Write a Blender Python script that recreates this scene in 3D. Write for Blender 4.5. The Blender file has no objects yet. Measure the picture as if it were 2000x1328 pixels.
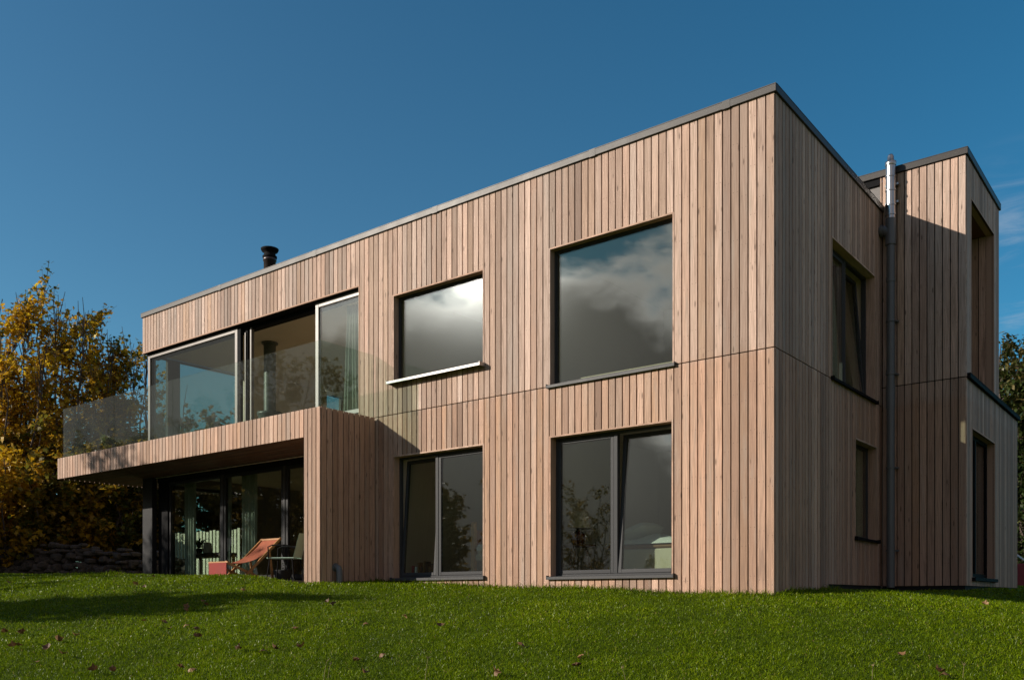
import bpy, math, random
import numpy as np
from mathutils import Vector, Matrix
R = math.radians
SC = bpy.context.scene
COL = SC.collection
random.seed(7)
RNG = np.random.default_rng(11)

# ------------------------------------------------------------------ camera
CAM_XY = (4.291, -10.619)
cd = bpy.data.cameras.new('camera')
cd.sensor_width = 36.0; cd.lens = 31.86; cd.shift_y = 0.252
cd.clip_start = 0.05; cd.clip_end = 3000
cam = bpy.data.objects.new('camera', cd); COL.objects.link(cam)
cam.location = (CAM_XY[0], CAM_XY[1], 0.0)
cam.rotation_euler = (R(90), 0, R(38.17))
SC.camera = cam

# ------------------------------------------------------------------ world, sun, exposure
SUN_DIR = Vector((-0.603, -0.704, 0.377)).normalized()       # towards the sun
SUN_EL = math.asin(SUN_DIR.z)
SUN_AZ = math.atan2(SUN_DIR.x, SUN_DIR.y)                     # clockwise from +Y
SKY_STRENGTH = 0.118
SC.view_settings.view_transform = 'Standard'
SC.view_settings.look = 'None'
SC.view_settings.exposure = 0.20
SC.view_settings.gamma = 1.0
w = bpy.data.worlds.new('World'); SC.world = w; w.use_nodes = True
nt = w.node_tree
for n in list(nt.nodes): nt.nodes.remove(n)


def mknodes(nt):
    def N(t, **kw):
        n = nt.nodes.new(t)
        ins = kw.pop('ins', {})
        for k, v in kw.items(): setattr(n, k, v)
        for k, v in ins.items():
            if hasattr(v, 'is_output'): nt.links.new(v, n.inputs[k])
            else: n.inputs[k].default_value = v
        return n
    def M(op, a, b=None, c=None, clamp=False):
        n = nt.nodes.new('ShaderNodeMath'); n.operation = op; n.use_clamp = clamp
        for i, v in enumerate((a, b, c)):
            if v is None: continue
            if hasattr(v, 'is_output'): nt.links.new(v, n.inputs[i])
            else: n.inputs[i].default_value = v
        return n.outputs[0]
    def MIX(f, a, b, mode='MIX'):
        n = nt.nodes.new('ShaderNodeMix'); n.data_type = 'RGBA'; n.blend_type = mode
        for i, v in ((0, f), (6, a), (7, b)):
            if hasattr(v, 'is_output'): nt.links.new(v, n.inputs[i])
            elif i == 0: n.inputs[0].default_value = v
            else: n.inputs[i].default_value = (*v, 1) if len(v) == 3 else v
        return n.outputs[2]
    def SMOOTH(v, a, b):
        n = nt.nodes.new('ShaderNodeMapRange'); n.interpolation_type = 'SMOOTHSTEP'
        nt.links.new(v, n.inputs[0]); n.inputs[1].default_value = a; n.inputs[2].default_value = b
        return n.outputs[0]
    def RAMP(v, stops):
        n = nt.nodes.new('ShaderNodeValToRGB'); e = n.color_ramp.elements
        while len(e) < len(stops): e.new(0.5)
        for el, (p, c) in zip(e, stops): el.position = p; el.color = (*c, 1)
        nt.links.new(v, n.inputs[0]); return n.outputs[0]
    L = nt.links.new
    return N, M, MIX, SMOOTH, RAMP, L


N, M, MIX, SMOOTH, RAMP, L = mknodes(nt)
sky = N('ShaderNodeTexSky', sky_type='NISHITA', sun_disc=False, sun_elevation=SUN_EL, sun_rotation=SUN_AZ,
        altitude=200, air_density=1.0, dust_density=0.25, ozone_density=3.0)
hs = N('ShaderNodeHueSaturation', ins={'Saturation': 1.08, 'Value': 0.77, 'Color': sky.outputs[0]})
tc = N('ShaderNodeTexCoord')
D = tc.outputs['Generated']
def DOT(v):
    n = nt.nodes.new('ShaderNodeVectorMath'); n.operation = 'DOT_PRODUCT'
    L(D, n.inputs[0]); n.inputs[1].default_value = Vector(v).normalized(); return n.outputs['Value']
sep = N('ShaderNodeSeparateXYZ', ins={0: D})
# broken cloud bank low in the south-west, bright where the sun stands behind it
mp = N('ShaderNodeMapping', ins={'Vector': D, 'Scale': (1.0, 1.0, 1.9)})
n1 = N('ShaderNodeTexNoise', ins={'Vector': mp.outputs[0], 'Scale': 4.2, 'Detail': 6.0, 'Roughness': 0.55, 'Distortion': 0.25})
n2 = N('ShaderNodeTexNoise', ins={'Vector': mp.outputs[0], 'Scale': 2.1, 'Detail': 3.0})
low = M('SUBTRACT', 0.345, sep.outputs['Z'])                   # falls with height
dens = M('ADD', M('MULTIPLY', low, 9.0), M('MULTIPLY', M('SUBTRACT', n1.outputs['Fac'], 0.5), 3.4))
south = SMOOTH(DOT((-0.30, -1.0, 0.1)), 0.20, 0.55)
cover = M('MULTIPLY', SMOOTH(dens, -0.08, 0.34), south)
cover = M('MULTIPLY', cover, SMOOTH(sep.outputs['Z'], -0.05, 0.02))
edge = M('SUBTRACT', 1.0, SMOOTH(dens, 0.12, 0.72))
sd = DOT(SUN_DIR)
halo = M('POWER', M('MAXIMUM', sd, 0.0), 520.0)
halo2 = M('POWER', M('MAXIMUM', sd, 0.0), 40.0)
K = 1.0 / SKY_STRENGTH
body = M('MULTIPLY', M('ADD', 0.05, M('MULTIPLY', n2.outputs['Fac'], 0.26)), K)
lum = M('ADD', body, M('MULTIPLY', edge, 1.5 * K))
lum = M('ADD', lum, M('MULTIPLY', halo, 24.0 * K))
lum = M('ADD', lum, M('MULTIPLY', halo2, 0.55 * K))
ccol = N('ShaderNodeVectorMath', operation='SCALE', ins={0: (1.0, 0.955, 0.90), 'Scale': lum})
skyt = MIX(SMOOTH(DOT((-1.0, 0.12, -0.25)), 0.05, 0.85), (0.34, 0.95, 1.0), (0.70, 1.06, 1.02))
skyc = MIX(1.0, hs.outputs[0], skyt, 'MULTIPLY')
c1 = MIX(cover, skyc, ccol.outputs[0])
# unseen warm cloud added over the eastern sky as fill for the gable
ne = N('ShaderNodeTexNoise', ins={'Vector': mp.outputs[0], 'Scale': 3.0, 'Detail': 5.0})
east = M('MULTIPLY', SMOOTH(DOT((1.0, -0.25, 0.30)), 0.25, 0.65), SMOOTH(ne.outputs['Fac'], 0.36, 0.60))
c1 = MIX(M('MULTIPLY', east, 0.85), c1, (0.43 * K, 0.325 * K, 0.285 * K))
# thin wisps of high cloud in the north
mp2 = N('ShaderNodeMapping', ins={'Vector': D, 'Scale': (3.0, 3.0, 14.0), 'Rotation': (0.15, 0.1, 0.0)})
n3 = N('ShaderNodeTexNoise', ins={'Vector': mp2.outputs[0], 'Scale': 2.6, 'Detail': 7.0, 'Roughness': 0.6, 'Distortion': 0.5})
wisp = M('MULTIPLY', SMOOTH(n3.outputs['Fac'], 0.45, 0.8), SMOOTH(DOT((-0.10, 1.0, 0.24)), 0.979, 0.997))
c2 = MIX(M('MULTIPLY', wisp, 0.75), c1, (0.36 * K, 0.42 * K, 0.50 * K))
bg = N('ShaderNodeBackground', ins={'Color': c2, 'Strength': SKY_STRENGTH})
out = N('ShaderNodeOutputWorld', ins={0: bg.outputs[0]})

sl = bpy.data.lights.new('sun', 'SUN'); sl.energy = 5.0; sl.angle = R(0.5); sl.color = (1.0, 0.90, 0.77)
so = bpy.data.objects.new('sun', sl); COL.objects.link(so)
so.rotation_euler = SUN_DIR.to_track_quat('Z', 'Y').to_euler(); so.location = (-30, -30, 30)

SC.cycles.use_denoising = True
SC.cycles.max_bounces = 12; SC.cycles.transparent_max_bounces = 24
SC.cycles.glossy_bounces = 4; SC.cycles.diffuse_bounces = 4
SC.cycles.sample_clamp_indirect = 6.0
SC.cycles.caustics_reflective = False; SC.cycles.caustics_refractive = False

# ------------------------------------------------------------------ materials
MATS = {}
def new_mat(name):
    m = bpy.data.materials.new(name); m.use_nodes = True
    t = m.node_tree
    for n in list(t.nodes): t.nodes.remove(n)
    MATS[name] = m
    return m, t

def simple(name, col, rough=0.6, metal=0.0, noise=0.12, scale=9.0, spec=0.5, bump=0.0, coat=0.0):
    m, t = new_mat(name)
    N, M, MIX, SMOOTH, RAMP, L = mknodes(t)
    tc = N('ShaderNodeTexCoord')
    nz = N('ShaderNodeTexNoise', ins={'Vector': tc.outputs['Object'], 'Scale': scale, 'Detail': 5.0, 'Roughness': 0.6})
    a = tuple(max(0, c * (1 - noise * 2)) for c in col); b = tuple(min(1, c * (1 + noise * 2)) for c in col)
    c = MIX(nz.outputs['Fac'], a, b)
    p = N('ShaderNodeBsdfPrincipled', ins={'Base Color': c, 'Metallic': metal, 'Specular IOR Level': spec,
          'Roughness': M('ADD', rough - 0.08, M('MULTIPLY', nz.outputs['Fac'], 0.16)), 'Coat Weight': coat})
    if bump:
        bn = N('ShaderNodeBump', ins={'Height': nz.outputs['Fac'], 'Strength': bump, 'Distance': 0.02}); L(bn.outputs[0], p.inputs['Normal'])
    N('ShaderNodeOutputMaterial', ins={0: p.outputs[0]})
    return m

def wood_boards(name, stops, gain=1.0):
    m, t = new_mat(name)
    N, M, MIX, SMOOTH, RAMP, L = mknodes(t)
    at = N('ShaderNodeAttribute', attribute_name='tint').outputs['Fac']
    uv = N('ShaderNodeUVMap', uv_map='board')
    s = N('ShaderNodeSeparateXYZ', ins={0: uv.outputs[0]})
    u, v = s.outputs[0], s.outputs[1]
    def VEC(a, b, c):
        return N('ShaderNodeCombineXYZ', ins={0: a, 1: b, 2: c}).outputs[0]
    base = RAMP(at, stops)
    # per-board lightness that is independent of its hue
    r2 = M('FRACT', M('MULTIPLY', at, 37.71))
    r3 = M('FRACT', M('MULTIPLY', at, 91.37))
    base = MIX(1.0, base, N('ShaderNodeVectorMath', operation='SCALE', ins={0: (1, 1, 1), 'Scale': M('ADD', 0.68 * gain, M('MULTIPLY', r2, 0.56 * gain))}).outputs[0], 'MULTIPLY')
    # the storey under the flashing line has silvered less and is warmer
    base = MIX(SMOOTH(v, 3.14, 2.98), base, MIX(1.0, base, (0.945, 0.855, 0.775), 'MULTIPLY'))
    # grain: streaks that wander along the board
    wv = N('ShaderNodeTexNoise', ins={'Vector': VEC(M('MULTIPLY', u, 3.0), M('MULTIPLY', v, 0.9), M('MULTIPLY', at, 80.0)), 'Scale': 1.0, 'Detail': 2.0})
    gu = M('ADD', M('MULTIPLY', u, 120.0), M('MULTIPLY', wv.outputs['Fac'], 16.0))
    gr = N('ShaderNodeTexNoise', ins={'Vector': VEC(gu, M('MULTIPLY', v, 2.2), M('MULTIPLY', at, 53.0)), 'Scale': 1.0, 'Detail': 5.0, 'Roughness': 0.6})
    g = SMOOTH(gr.outputs['Fac'], 0.32, 0.70)
    base = MIX(M('MULTIPLY', M('SUBTRACT', 1.0, g), 0.58), base, (0.17, 0.105, 0.072))
    # silvering and stains
    st = N('ShaderNodeTexNoise', ins={'Vector': VEC(M('MULTIPLY', u, 7.0), M('MULTIPLY', v, 0.75), M('MULTIPLY', at, 31.0)), 'Scale': 1.0, 'Detail': 5.0, 'Roughness': 0.65})
    sv = SMOOTH(st.outputs['Fac'], 0.50, 0.72)
    base = MIX(M('MULTIPLY', sv, 0.40), base, (0.33, 0.285, 0.25))
    dk = SMOOTH(st.outputs['Fac'], 0.44, 0.28)
    base = MIX(M('MULTIPLY', dk, 0.70), base, (0.20, 0.13, 0.095))
    # knots
    vo = N('ShaderNodeTexVoronoi', ins={'Vector': VEC(M('MULTIPLY', u, 11.0), M('MULTIPLY', v, 2.6), M('MULTIPLY', at, 77.0)), 'Scale': 1.0})
    kn = M('MULTIPLY', SMOOTH(vo.outputs['Distance'], 0.16, 0.05), SMOOTH(r3, 0.35, 0.36))
    base = MIX(M('MULTIPLY', kn, 0.75), base, (0.085, 0.050, 0.034))
    # fixings: two screw heads per batten
    vm = M('ABSOLUTE', M('SUBTRACT', M('FRACT', M('DIVIDE', M('ADD', v, M('MULTIPLY', r2, 2.4)), 0.6)), 0.5))
    um = M('ABSOLUTE', M('SUBTRACT', M('ABSOLUTE', M('SUBTRACT', u, 0.0525)), 0.027))
    dd = M('ADD', M('POWER', M('MULTIPLY', vm, 0.6), 2.0), M('POWER', um, 2.0))
    nail = M('LESS_THAN', dd, 0.0052 ** 2)
    base = MIX(M('MULTIPLY', nail, 0.65), base, (0.05, 0.035, 0.03))
    p = N('ShaderNodeBsdfPrincipled', ins={'Base Color': base, 'Roughness': 0.72, 'Specular IOR Level': 0.35})
    bn = N('ShaderNodeBump', ins={'Height': M('SUBTRACT', gr.outputs['Fac'], M('MULTIPLY', nail, 0.8)), 'Strength': 0.35, 'Distance': 0.004})
    L(bn.outputs[0], p.inputs['Normal'])
    N('ShaderNodeOutputMaterial', ins={0: p.outputs[0]})
    return m

WOOD = wood_boards('larch_boards', [(0.0, (0.47, 0.325, 0.248)), (0.25, (0.58, 0.42, 0.34)), (0.45, (0.53, 0.35, 0.265)),
                                    (0.62, (0.64, 0.485, 0.405)), (0.78, (0.45, 0.345, 0.29)), (0.88, (0.55, 0.365, 0.255)), (0.95, (0.36, 0.25, 0.20)), (1.0, (0.31, 0.215, 0.17))])
SOFFIT = wood_boards('soffit_boards', [(0.0, (0.13, 0.05, 0.027)), (0.5, (0.17, 0.068, 0.036)), (1.0, (0.10, 0.04, 0.022))], gain=0.9)  # soffit colour darkened to carry the shade under the balcony

def glass(name, tint, r0, rough=0.0, dirt=0.0, sky_veil=0.0):
    m, t = new_mat(name)
    N, M, MIX, SMOOTH, RAMP, L = mknodes(t)
    lw = N('ShaderNodeLayerWeight', ins={'Blend': 0.5}).outputs['Facing']
    f = M('ADD', r0, M('MULTIPLY', M('POWER', lw, 5.0), 0.92 - r0), clamp=True)
    tr = N('ShaderNodeBsdfTransparent', ins={0: (*tint, 1)})
    gl = N('ShaderNodeBsdfGlossy', ins={'Color': (1, 1, 1, 1), 'Roughness': rough})
    tc = N('ShaderNodeTexCoord')
    wob = N('ShaderNodeTexNoise', ins={'Vector': tc.outputs['Object'], 'Scale': 1.3, 'Detail': 1.0})
    bn = N('ShaderNodeBump', ins={'Height': wob.outputs['Fac'], 'Strength': 0.012, 'Distance': 0.05})
    L(bn.outputs[0], gl.inputs['Normal'])
    mx = N('ShaderNodeMixShader', ins={0: f, 1: tr.outputs[0], 2: gl.outputs[0]})
    res = mx.outputs[0]
    if sky_veil:
        res = N('ShaderNodeMixShader', ins={0: sky_veil, 1: res, 2: N('ShaderNodeBsdfDiffuse', ins={0: (0.6, 0.62, 0.6, 1)}).outputs[0]}).outputs[0]  # even diffuse veil painted in for the sky's reflection on the glass
    if dirt:
        nz = N('ShaderNodeTexNoise', ins={'Vector': tc.outputs['Object'], 'Scale': 34.0, 'Detail': 4.0})
        n4 = N('ShaderNodeTexNoise', ins={'Vector': tc.outputs['Object'], 'Scale': 2.6, 'Detail': 2.0})
        vo = N('ShaderNodeTexVoronoi', ins={'Vector': tc.outputs['Object'], 'Scale': 26.0})
        drops = M('MULTIPLY', SMOOTH(vo.outputs['Distance'], 0.10, 0.05), SMOOTH(n4.outputs['Fac'], 0.60, 0.72))
        k = M('MULTIPLY', drops, dirt * 4.0)
        df = N('ShaderNodeBsdfDiffuse', ins={0: (0.6, 0.6, 0.58, 1)})
        res = N('ShaderNodeMixShader', ins={0: k, 1: res, 2: df.outputs[0]}).outputs[0]
    N('ShaderNodeOutputMaterial', ins={0: res})
    return m

PANE = glass('window_glass', (0.80, 0.86, 0.82), 0.07, dirt=0.005)
BALG = glass('balustrade_glass', (0.885, 0.935, 0.905), 0.03, sky_veil=0.012)
ALU = simple('anthracite_aluminium', (0.050, 0.051, 0.054), rough=0.5, metal=0.0, noise=0.05, scale=4, spec=0.14)
ALUB = simple('bright_door_metal', (0.24, 0.225, 0.22), rough=0.45, metal=0.15, noise=0.05, scale=4)
ALUD = simple('shade_toned_aluminium', (0.016, 0.016, 0.018), rough=0.5, metal=0.0, noise=0.05, scale=4, spec=0.25)  # darker copy of the frame aluminium, balcony shade put into its colour
BLACK = simple('black_metal', (0.010, 0.010, 0.011), rough=0.75, noise=0.1, spec=0.08)
SILL = simple('sill_metal', (0.060, 0.060, 0.063), rough=0.5, metal=0.0, noise=0.08, scale=5, spec=0.25)
SILLB = simple('galvanised_sill_metal', (0.34, 0.33, 0.325), rough=0.45, metal=0.5, noise=0.08, scale=5)
COPE = simple('coping_metal', (0.048, 0.044, 0.042), rough=0.46, metal=0.1, noise=0.12, scale=3, spec=0.3)
MEMB = simple('black_membrane', (0.007, 0.007, 0.007), rough=0.9, noise=0.1)
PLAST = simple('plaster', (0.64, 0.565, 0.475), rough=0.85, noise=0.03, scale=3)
DIMPLAST = simple('shade_toned_plaster', (0.16, 0.145, 0.12), rough=0.85, noise=0.05, scale=3)  # wall plaster with the dimness of the room put into its colour
FLOORM = simple('oak_floor', (0.38, 0.27, 0.17), rough=0.5, noise=0.12, scale=6)
PIPE = simple('grey_pipe_plastic', (0.105, 0.115, 0.125), rough=0.38, noise=0.05)
STEEL = simple('stainless_flue', (0.42, 0.42, 0.42), rough=0.30, metal=0.95, noise=0.06, scale=14)
CHIM = simple('dark_flue_enamel', (0.055, 0.042, 0.042), rough=0.35, metal=0.4, noise=0.1)
STOVE = simple('stove_enamel', (0.085, 0.10, 0.09), rough=0.42, noise=0.06)
PANELG = simple('grey_panel', (0.15, 0.14, 0.135), rough=0.6, noise=0.08)
PAVE = simple('paving', (0.10, 0.09, 0.08), rough=0.8, noise=0.15, scale=5)  # slab colour lowered to hold the shade below the balcony
STONE = simple('rubble_stone', (0.065, 0.050, 0.042), rough=0.9, noise=0.3, scale=6, bump=0.6)
BARK = simple('bark', (0.085, 0.062, 0.05), rough=0.9, noise=0.3, scale=14, bump=0.5)
CURT = simple('green_grey_curtain', (0.33, 0.355, 0.315), rough=0.9, noise=0.06)
CURTW = simple('pale_curtain', (0.42, 0.42, 0.38), rough=0.9, noise=0.05)
LINEN = simple('white_linen', (0.74, 0.75, 0.72), rough=0.9, noise=0.04)
DIVAN = simple('cream_divan_cloth', (0.56, 0.50, 0.39), rough=0.9, noise=0.04)
PINE = simple('pine', (0.46, 0.24, 0.07), rough=0.5, noise=0.15, scale=12)
TEAK = simple('deckchair_timber', (0.40, 0.20, 0.075), rough=0.45, noise=0.2, scale=20)
CANVAS = simple('terracotta_canvas', (0.30, 0.078, 0.034), rough=0.8, noise=0.14, scale=7)
CANVASR = simple('red_canvas', (0.235, 0.022, 0.014), rough=0.8, noise=0.12, scale=7)
MINT = simple('mint_green_metal', (0.33, 0.46, 0.38), rough=0.4, noise=0.06)
DARKRED = simple('dark_red_glaze', (0.10, 0.012, 0.012), rough=0.25, noise=0.1)
SHADE = simple('cream_lamp_shade', (0.75, 0.62, 0.44), rough=0.9, noise=0.04)
CREAM = simple('cream_paint', (0.72, 0.70, 0.56), rough=0.6, noise=0.03)
DARKW = simple('dark_walnut', (0.05, 0.03, 0.02), rough=0.5, noise=0.2, scale=12)
CHAR = simple('charcoal_cloth', (0.02, 0.02, 0.02), rough=0.9, noise=0.2)
RUST = simple('rust_cushion_cloth', (0.32, 0.10, 0.05), rough=0.9, noise=0.1)
REDP = simple('faded_red_paint', (0.30, 0.035, 0.035), rough=0.6, noise=0.15)
WHITE = simple('white_paint', (0.75, 0.74, 0.72), rough=0.5, noise=0.03)
GREENP = simple('house_plant_leaf', (0.035, 0.075, 0.02), rough=0.5, noise=0.2)
BOOKR = simple('red_book_cloth', (0.30, 0.03, 0.04), rough=0.6)
BOOKB = simple('brown_book_cloth', (0.18, 0.085, 0.03), rough=0.6)
STRAW = simple('dry_straw', (0.26, 0.20, 0.10), rough=0.8, noise=0.2, scale=30)

def leafy(name, stops, trans=0.45, rough=0.45, spec=0.35):
    m, t = new_mat(name)
    N, M, MIX, SMOOTH, RAMP, L = mknodes(t)
    at = N('ShaderNodeAttribute', attribute_name='tint').outputs['Fac']
    c = RAMP(at, stops)
    p = N('ShaderNodeBsdfPrincipled', ins={'Base Color': c, 'Roughness': rough, 'Specular IOR Level': spec})
    tl = N('ShaderNodeBsdfTranslucent', ins={0: c})
    mx = N('ShaderNodeMixShader', ins={0: trans, 1: p.outputs[0], 2: tl.outputs[0]})
    N('ShaderNodeOutputMaterial', ins={0: mx.outputs[0]})
    return m
AUTUMN = leafy('autumn_leaves', [(0.0, (0.06, 0.075, 0.010)), (0.25, (0.14, 0.135, 0.018)), (0.45, (0.27, 0.175, 0.020)), (0.65, (0.54, 0.30, 0.018)),
                                 (0.85, (0.62, 0.39, 0.016)), (1.0, (0.68, 0.50, 0.03))], trans=0.5)
GREENL = leafy('green_leaves', [(0.0, (0.02, 0.035, 0.01)), (0.5, (0.045, 0.065, 0.014)), (0.85, (0.10, 0.10, 0.02)), (1.0, (0.28, 0.17, 0.02))])
RUSSET = leafy('russet_leaves', [(0.0, (0.06, 0.055, 0.02)), (0.4, (0.15, 0.11, 0.03)), (0.7, (0.24, 0.15, 0.04)), (1.0, (0.36, 0.22, 0.04))], trans=0.55)
CONIF = leafy('conifer_spray', [(0.0, (0.02, 0.035, 0.010)), (0.6, (0.05, 0.075, 0.015)), (1.0, (0.13, 0.10, 0.03))], trans=0.25)
GRASS = leafy('grass_blades', [(0.0, (0.046, 0.082, 0.002)), (0.35, (0.112, 0.178, 0.002)), (0.7, (0.200, 0.285, 0.003)), (0.93, (0.28, 0.335, 0.008)), (1.0, (0.34, 0.27, 0.09))],
              trans=0.42, rough=0.34, spec=0.16)
FALLEN = leafy('fallen_leaf_brown', [(0.0, (0.075, 0.038, 0.016)), (0.5, (0.17, 0.085, 0.034)), (1.0, (0.34, 0.195, 0.085))], trans=0.15, rough=0.6)

m, t = new_mat('lawn_soil')
_N, _M, _MIX, _S, _RAMP, _L = mknodes(t)
tcn = _N('ShaderNodeTexCoord')
nz = _N('ShaderNodeTexNoise', ins={'Vector': tcn.outputs['Object'], 'Scale': 5.0, 'Detail': 8.0, 'Roughness': 0.7})
c = _RAMP(nz.outputs['Fac'], [(0.3, (0.035, 0.055, 0.003)), (0.55, (0.055, 0.085, 0.004)), (0.75, (0.08, 0.11, 0.007))])
p = _N('ShaderNodeBsdfPrincipled', ins={'Base Color': c, 'Roughness': 0.95, 'Specular IOR Level': 0.1})
_N('ShaderNodeOutputMaterial', ins={0: p.outputs[0]})
SOIL = m

# ------------------------------------------------------------------ helpers
def tag(o, label=None, cat=None, group=None, kind=None):
    if label: o['label'] = label
    if cat: o['category'] = cat
    if group: o['group'] = group
    if kind: o['kind'] = kind
    return o

def empty(name, loc, label, cat, group=None, rz=0.0):
    o = bpy.data.objects.new(name, None); COL.objects.link(o)
    o.location = loc; o.rotation_euler = (0, 0, rz); o.empty_display_size = 0.2
    return tag(o, label, cat, group)

class MB:
    """collects shapes, then becomes one mesh object"""
    def __init__(s):
        s.v = []; s.f = []; s.t = []; s.uv = []; s.sm = []
    def poly(s, pts, tint=0.5, uvs=None, smooth=False):
        i = len(s.v); s.v += [tuple(p) for p in pts]
        s.f.append(tuple(range(i, i + len(pts)))); s.t.append(tint); s.sm.append(smooth)
        s.uv += list(uvs) if uvs else [(0.0, 0.0)] * len(pts)
    def faces(s, verts, faces, tint=0.5, smooth=False, uv=None):
        i = len(s.v); s.v += [tuple(p) for p in verts]
        for f in faces:
            s.f.append(tuple(a + i for a in f)); s.t.append(tint); s.sm.append(smooth)
            s.uv += [uv[a] for a in f] if uv else [(0.0, 0.0)] * len(f)
    def box(s, x0, x1, y0, y1, z0, z1, tint=0.5, mat=None, bev=0.0):
        if bev:
            b = min(bev, (x1 - x0) * .45, (y1 - y0) * .45, (z1 - z0) * .45)
            pts = []
            idx = {}
            for sx in (0, 1):
                for sy in (0, 1):
                    for sz in (0, 1):
                        X = (x0, x1)[sx]; Y = (y0, y1)[sy]; Z = (z0, z1)[sz]
                        dx = (b, -b)[sx]; dy = (b, -b)[sy]; dz = (b, -b)[sz]
                        for k, p in enumerate(((X, Y + dy, Z + dz), (X + dx, Y, Z + dz), (X + dx, Y + dy, Z))):
                            idx[(sx, sy, sz, k)] = len(pts); pts.append(p)
            F = []
            for k, ax in ((0, 0), (1, 1), (2, 2)):
                for sd in (0, 1):
                    o = [a for a in (0, 1, 2) if a != ax]
                    q = []
                    for a, b2 in ((0, 0), (1, 0), (1, 1), (0, 1)):
                        c = [0, 0, 0]; c[ax] = sd; c[o[0]] = a; c[o[1]] = b2; q.append(idx[(*c, k)])
                    F.append(tuple(q))
            for ax in (0, 1, 2):
                o = [a for a in (0, 1, 2) if a != ax]
                for a in (0, 1):
                    for b2 in (0, 1):
                        c0 = [0, 0, 0]; c0[o[0]] = a; c0[o[1]] = b2; c1 = list(c0); c1[ax] = 1
                        F.append((idx[(*c0, o[0])], idx[(*c1, o[0])], idx[(*c1, o[1])], idx[(*c0, o[1])]))
            for sx in (0, 1):
                for sy in (0, 1):
                    for sz in (0, 1): F.append(tuple(idx[(sx, sy, sz, k)] for k in range(3)))
        else:
            pts = [(x, y, z) for x in (x0, x1) for y in (y0, y1) for z in (z0, z1)]
            F = [(0, 1, 3, 2), (4, 6, 7, 5), (0, 4, 5, 1), (2, 3, 7, 6), (0, 2, 6, 4), (1, 5, 7, 3)]
        if mat is not None: pts = [mat @ Vector(p) for p in pts]
        s.faces(pts, F, tint)
    def bar(s, a, b, w, h=None, tint=0.5, up=(0, 0, 1)):
        a = Vector(a); b = Vector(b); h = h or w
        d = (b - a).normalized(); u = Vector(up)
        if abs(d.dot(u)) > 0.98: u = Vector((0, 1, 0))
        r = d.cross(u).normalized(); q = r.cross(d)
        pts = [p + r * sx * w / 2 + q * sy * h / 2 for p in (a, b) for sx, sy in ((-1, -1), (1, -1), (1, 1), (-1, 1))]
        s.faces(pts, [(0, 1, 2, 3), (7, 6, 5, 4), (0, 4, 5, 1), (1, 5, 6, 2), (2, 6, 7, 3), (3, 7, 4, 0)], tint)
    def tube(s, pts, rad, n=8, tint=0.5, cap=True):
        pts = [Vector(p) for p in pts]
        if not hasattr(rad, '__len__'): rad = [rad] * len(pts)
        rings = []; prev = None
        for i, p in enumerate(pts):
            d = (pts[min(i + 1, len(pts) - 1)] - pts[max(i - 1, 0)]).normalized()
            if prev is None:
                u = Vector((0, 0, 1)) if abs(d.z) < 0.9 else Vector((1, 0, 0))
                r = d.cross(u).normalized()
            else:
                r = (prev - d * prev.dot(d)).normalized()
            prev = r; q = d.cross(r)
            rings.append([p + (r * math.cos(2 * math.pi * k / n) + q * math.sin(2 * math.pi * k / n)) * rad[i] for k in range(n)])
        vs = [v for rg in rings for v in rg]
        F = [(i * n + k, i * n + (k + 1) % n, (i + 1) * n + (k + 1) % n, (i + 1) * n + k) for i in range(len(pts) - 1) for k in range(n)]
        s.faces(vs, F, tint, smooth=n > 5)
        if cap:
            s.poly(rings[0][::-1], tint); s.poly(rings[-1], tint)
    def lathe(s, c, prof, n=20, tint=0.5):
        vs = [(c[0] + r * math.cos(2 * math.pi * k / n), c[1] + r * math.sin(2 * math.pi * k / n), c[2] + z) for r, z in prof for k in range(n)]
        F = [(i * n + k, i * n + (k + 1) % n, (i + 1) * n + (k + 1) % n, (i + 1) * n + k) for i in range(len(prof) - 1) for k in range(n)]
        s.faces(vs, F, tint, smooth=True)
        for i in (0, len(prof) - 1):
            if prof[i][0] > 1e-4: s.poly([vs[i * n + k] for k in range(n)], tint)
    def build(s, name, mat, parent=None, label=None):
        me = bpy.data.meshes.new(name)
        off = np.zeros(3)
        if parent is not None:
            pr = parent
            while pr is not None: off += np.array(pr.location) if not pr.get('_local') else 0; pr = pr.parent
            if parent.get('_local') or (parent.parent and parent.parent.get('_local')): off[:] = 0
        me.from_pydata([(p[0] - off[0], p[1] - off[1], p[2] - off[2]) for p in s.v], [], s.f)
        a = me.attributes.new('tint', 'FLOAT', 'FACE'); a.data.foreach_set('value', np.array(s.t, dtype=np.float32))
        ul = me.uv_layers.new(name='board'); ul.data.foreach_set('uv', np.array(s.uv, dtype=np.float32).ravel())
        me.polygons.foreach_set('use_smooth', s.sm)
        for mm in (mat if isinstance(mat, (list, tuple)) else [mat]): me.materials.append(mm)
        me.update()
        o = bpy.data.objects.new(name, me); COL.objects.link(o)
        if parent is not None: o.parent = parent
        if label: o['label'] = label
        return o

def local_empty(*a, **k):
    o = empty(*a, **k); o['_local'] = 1; return o

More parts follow.
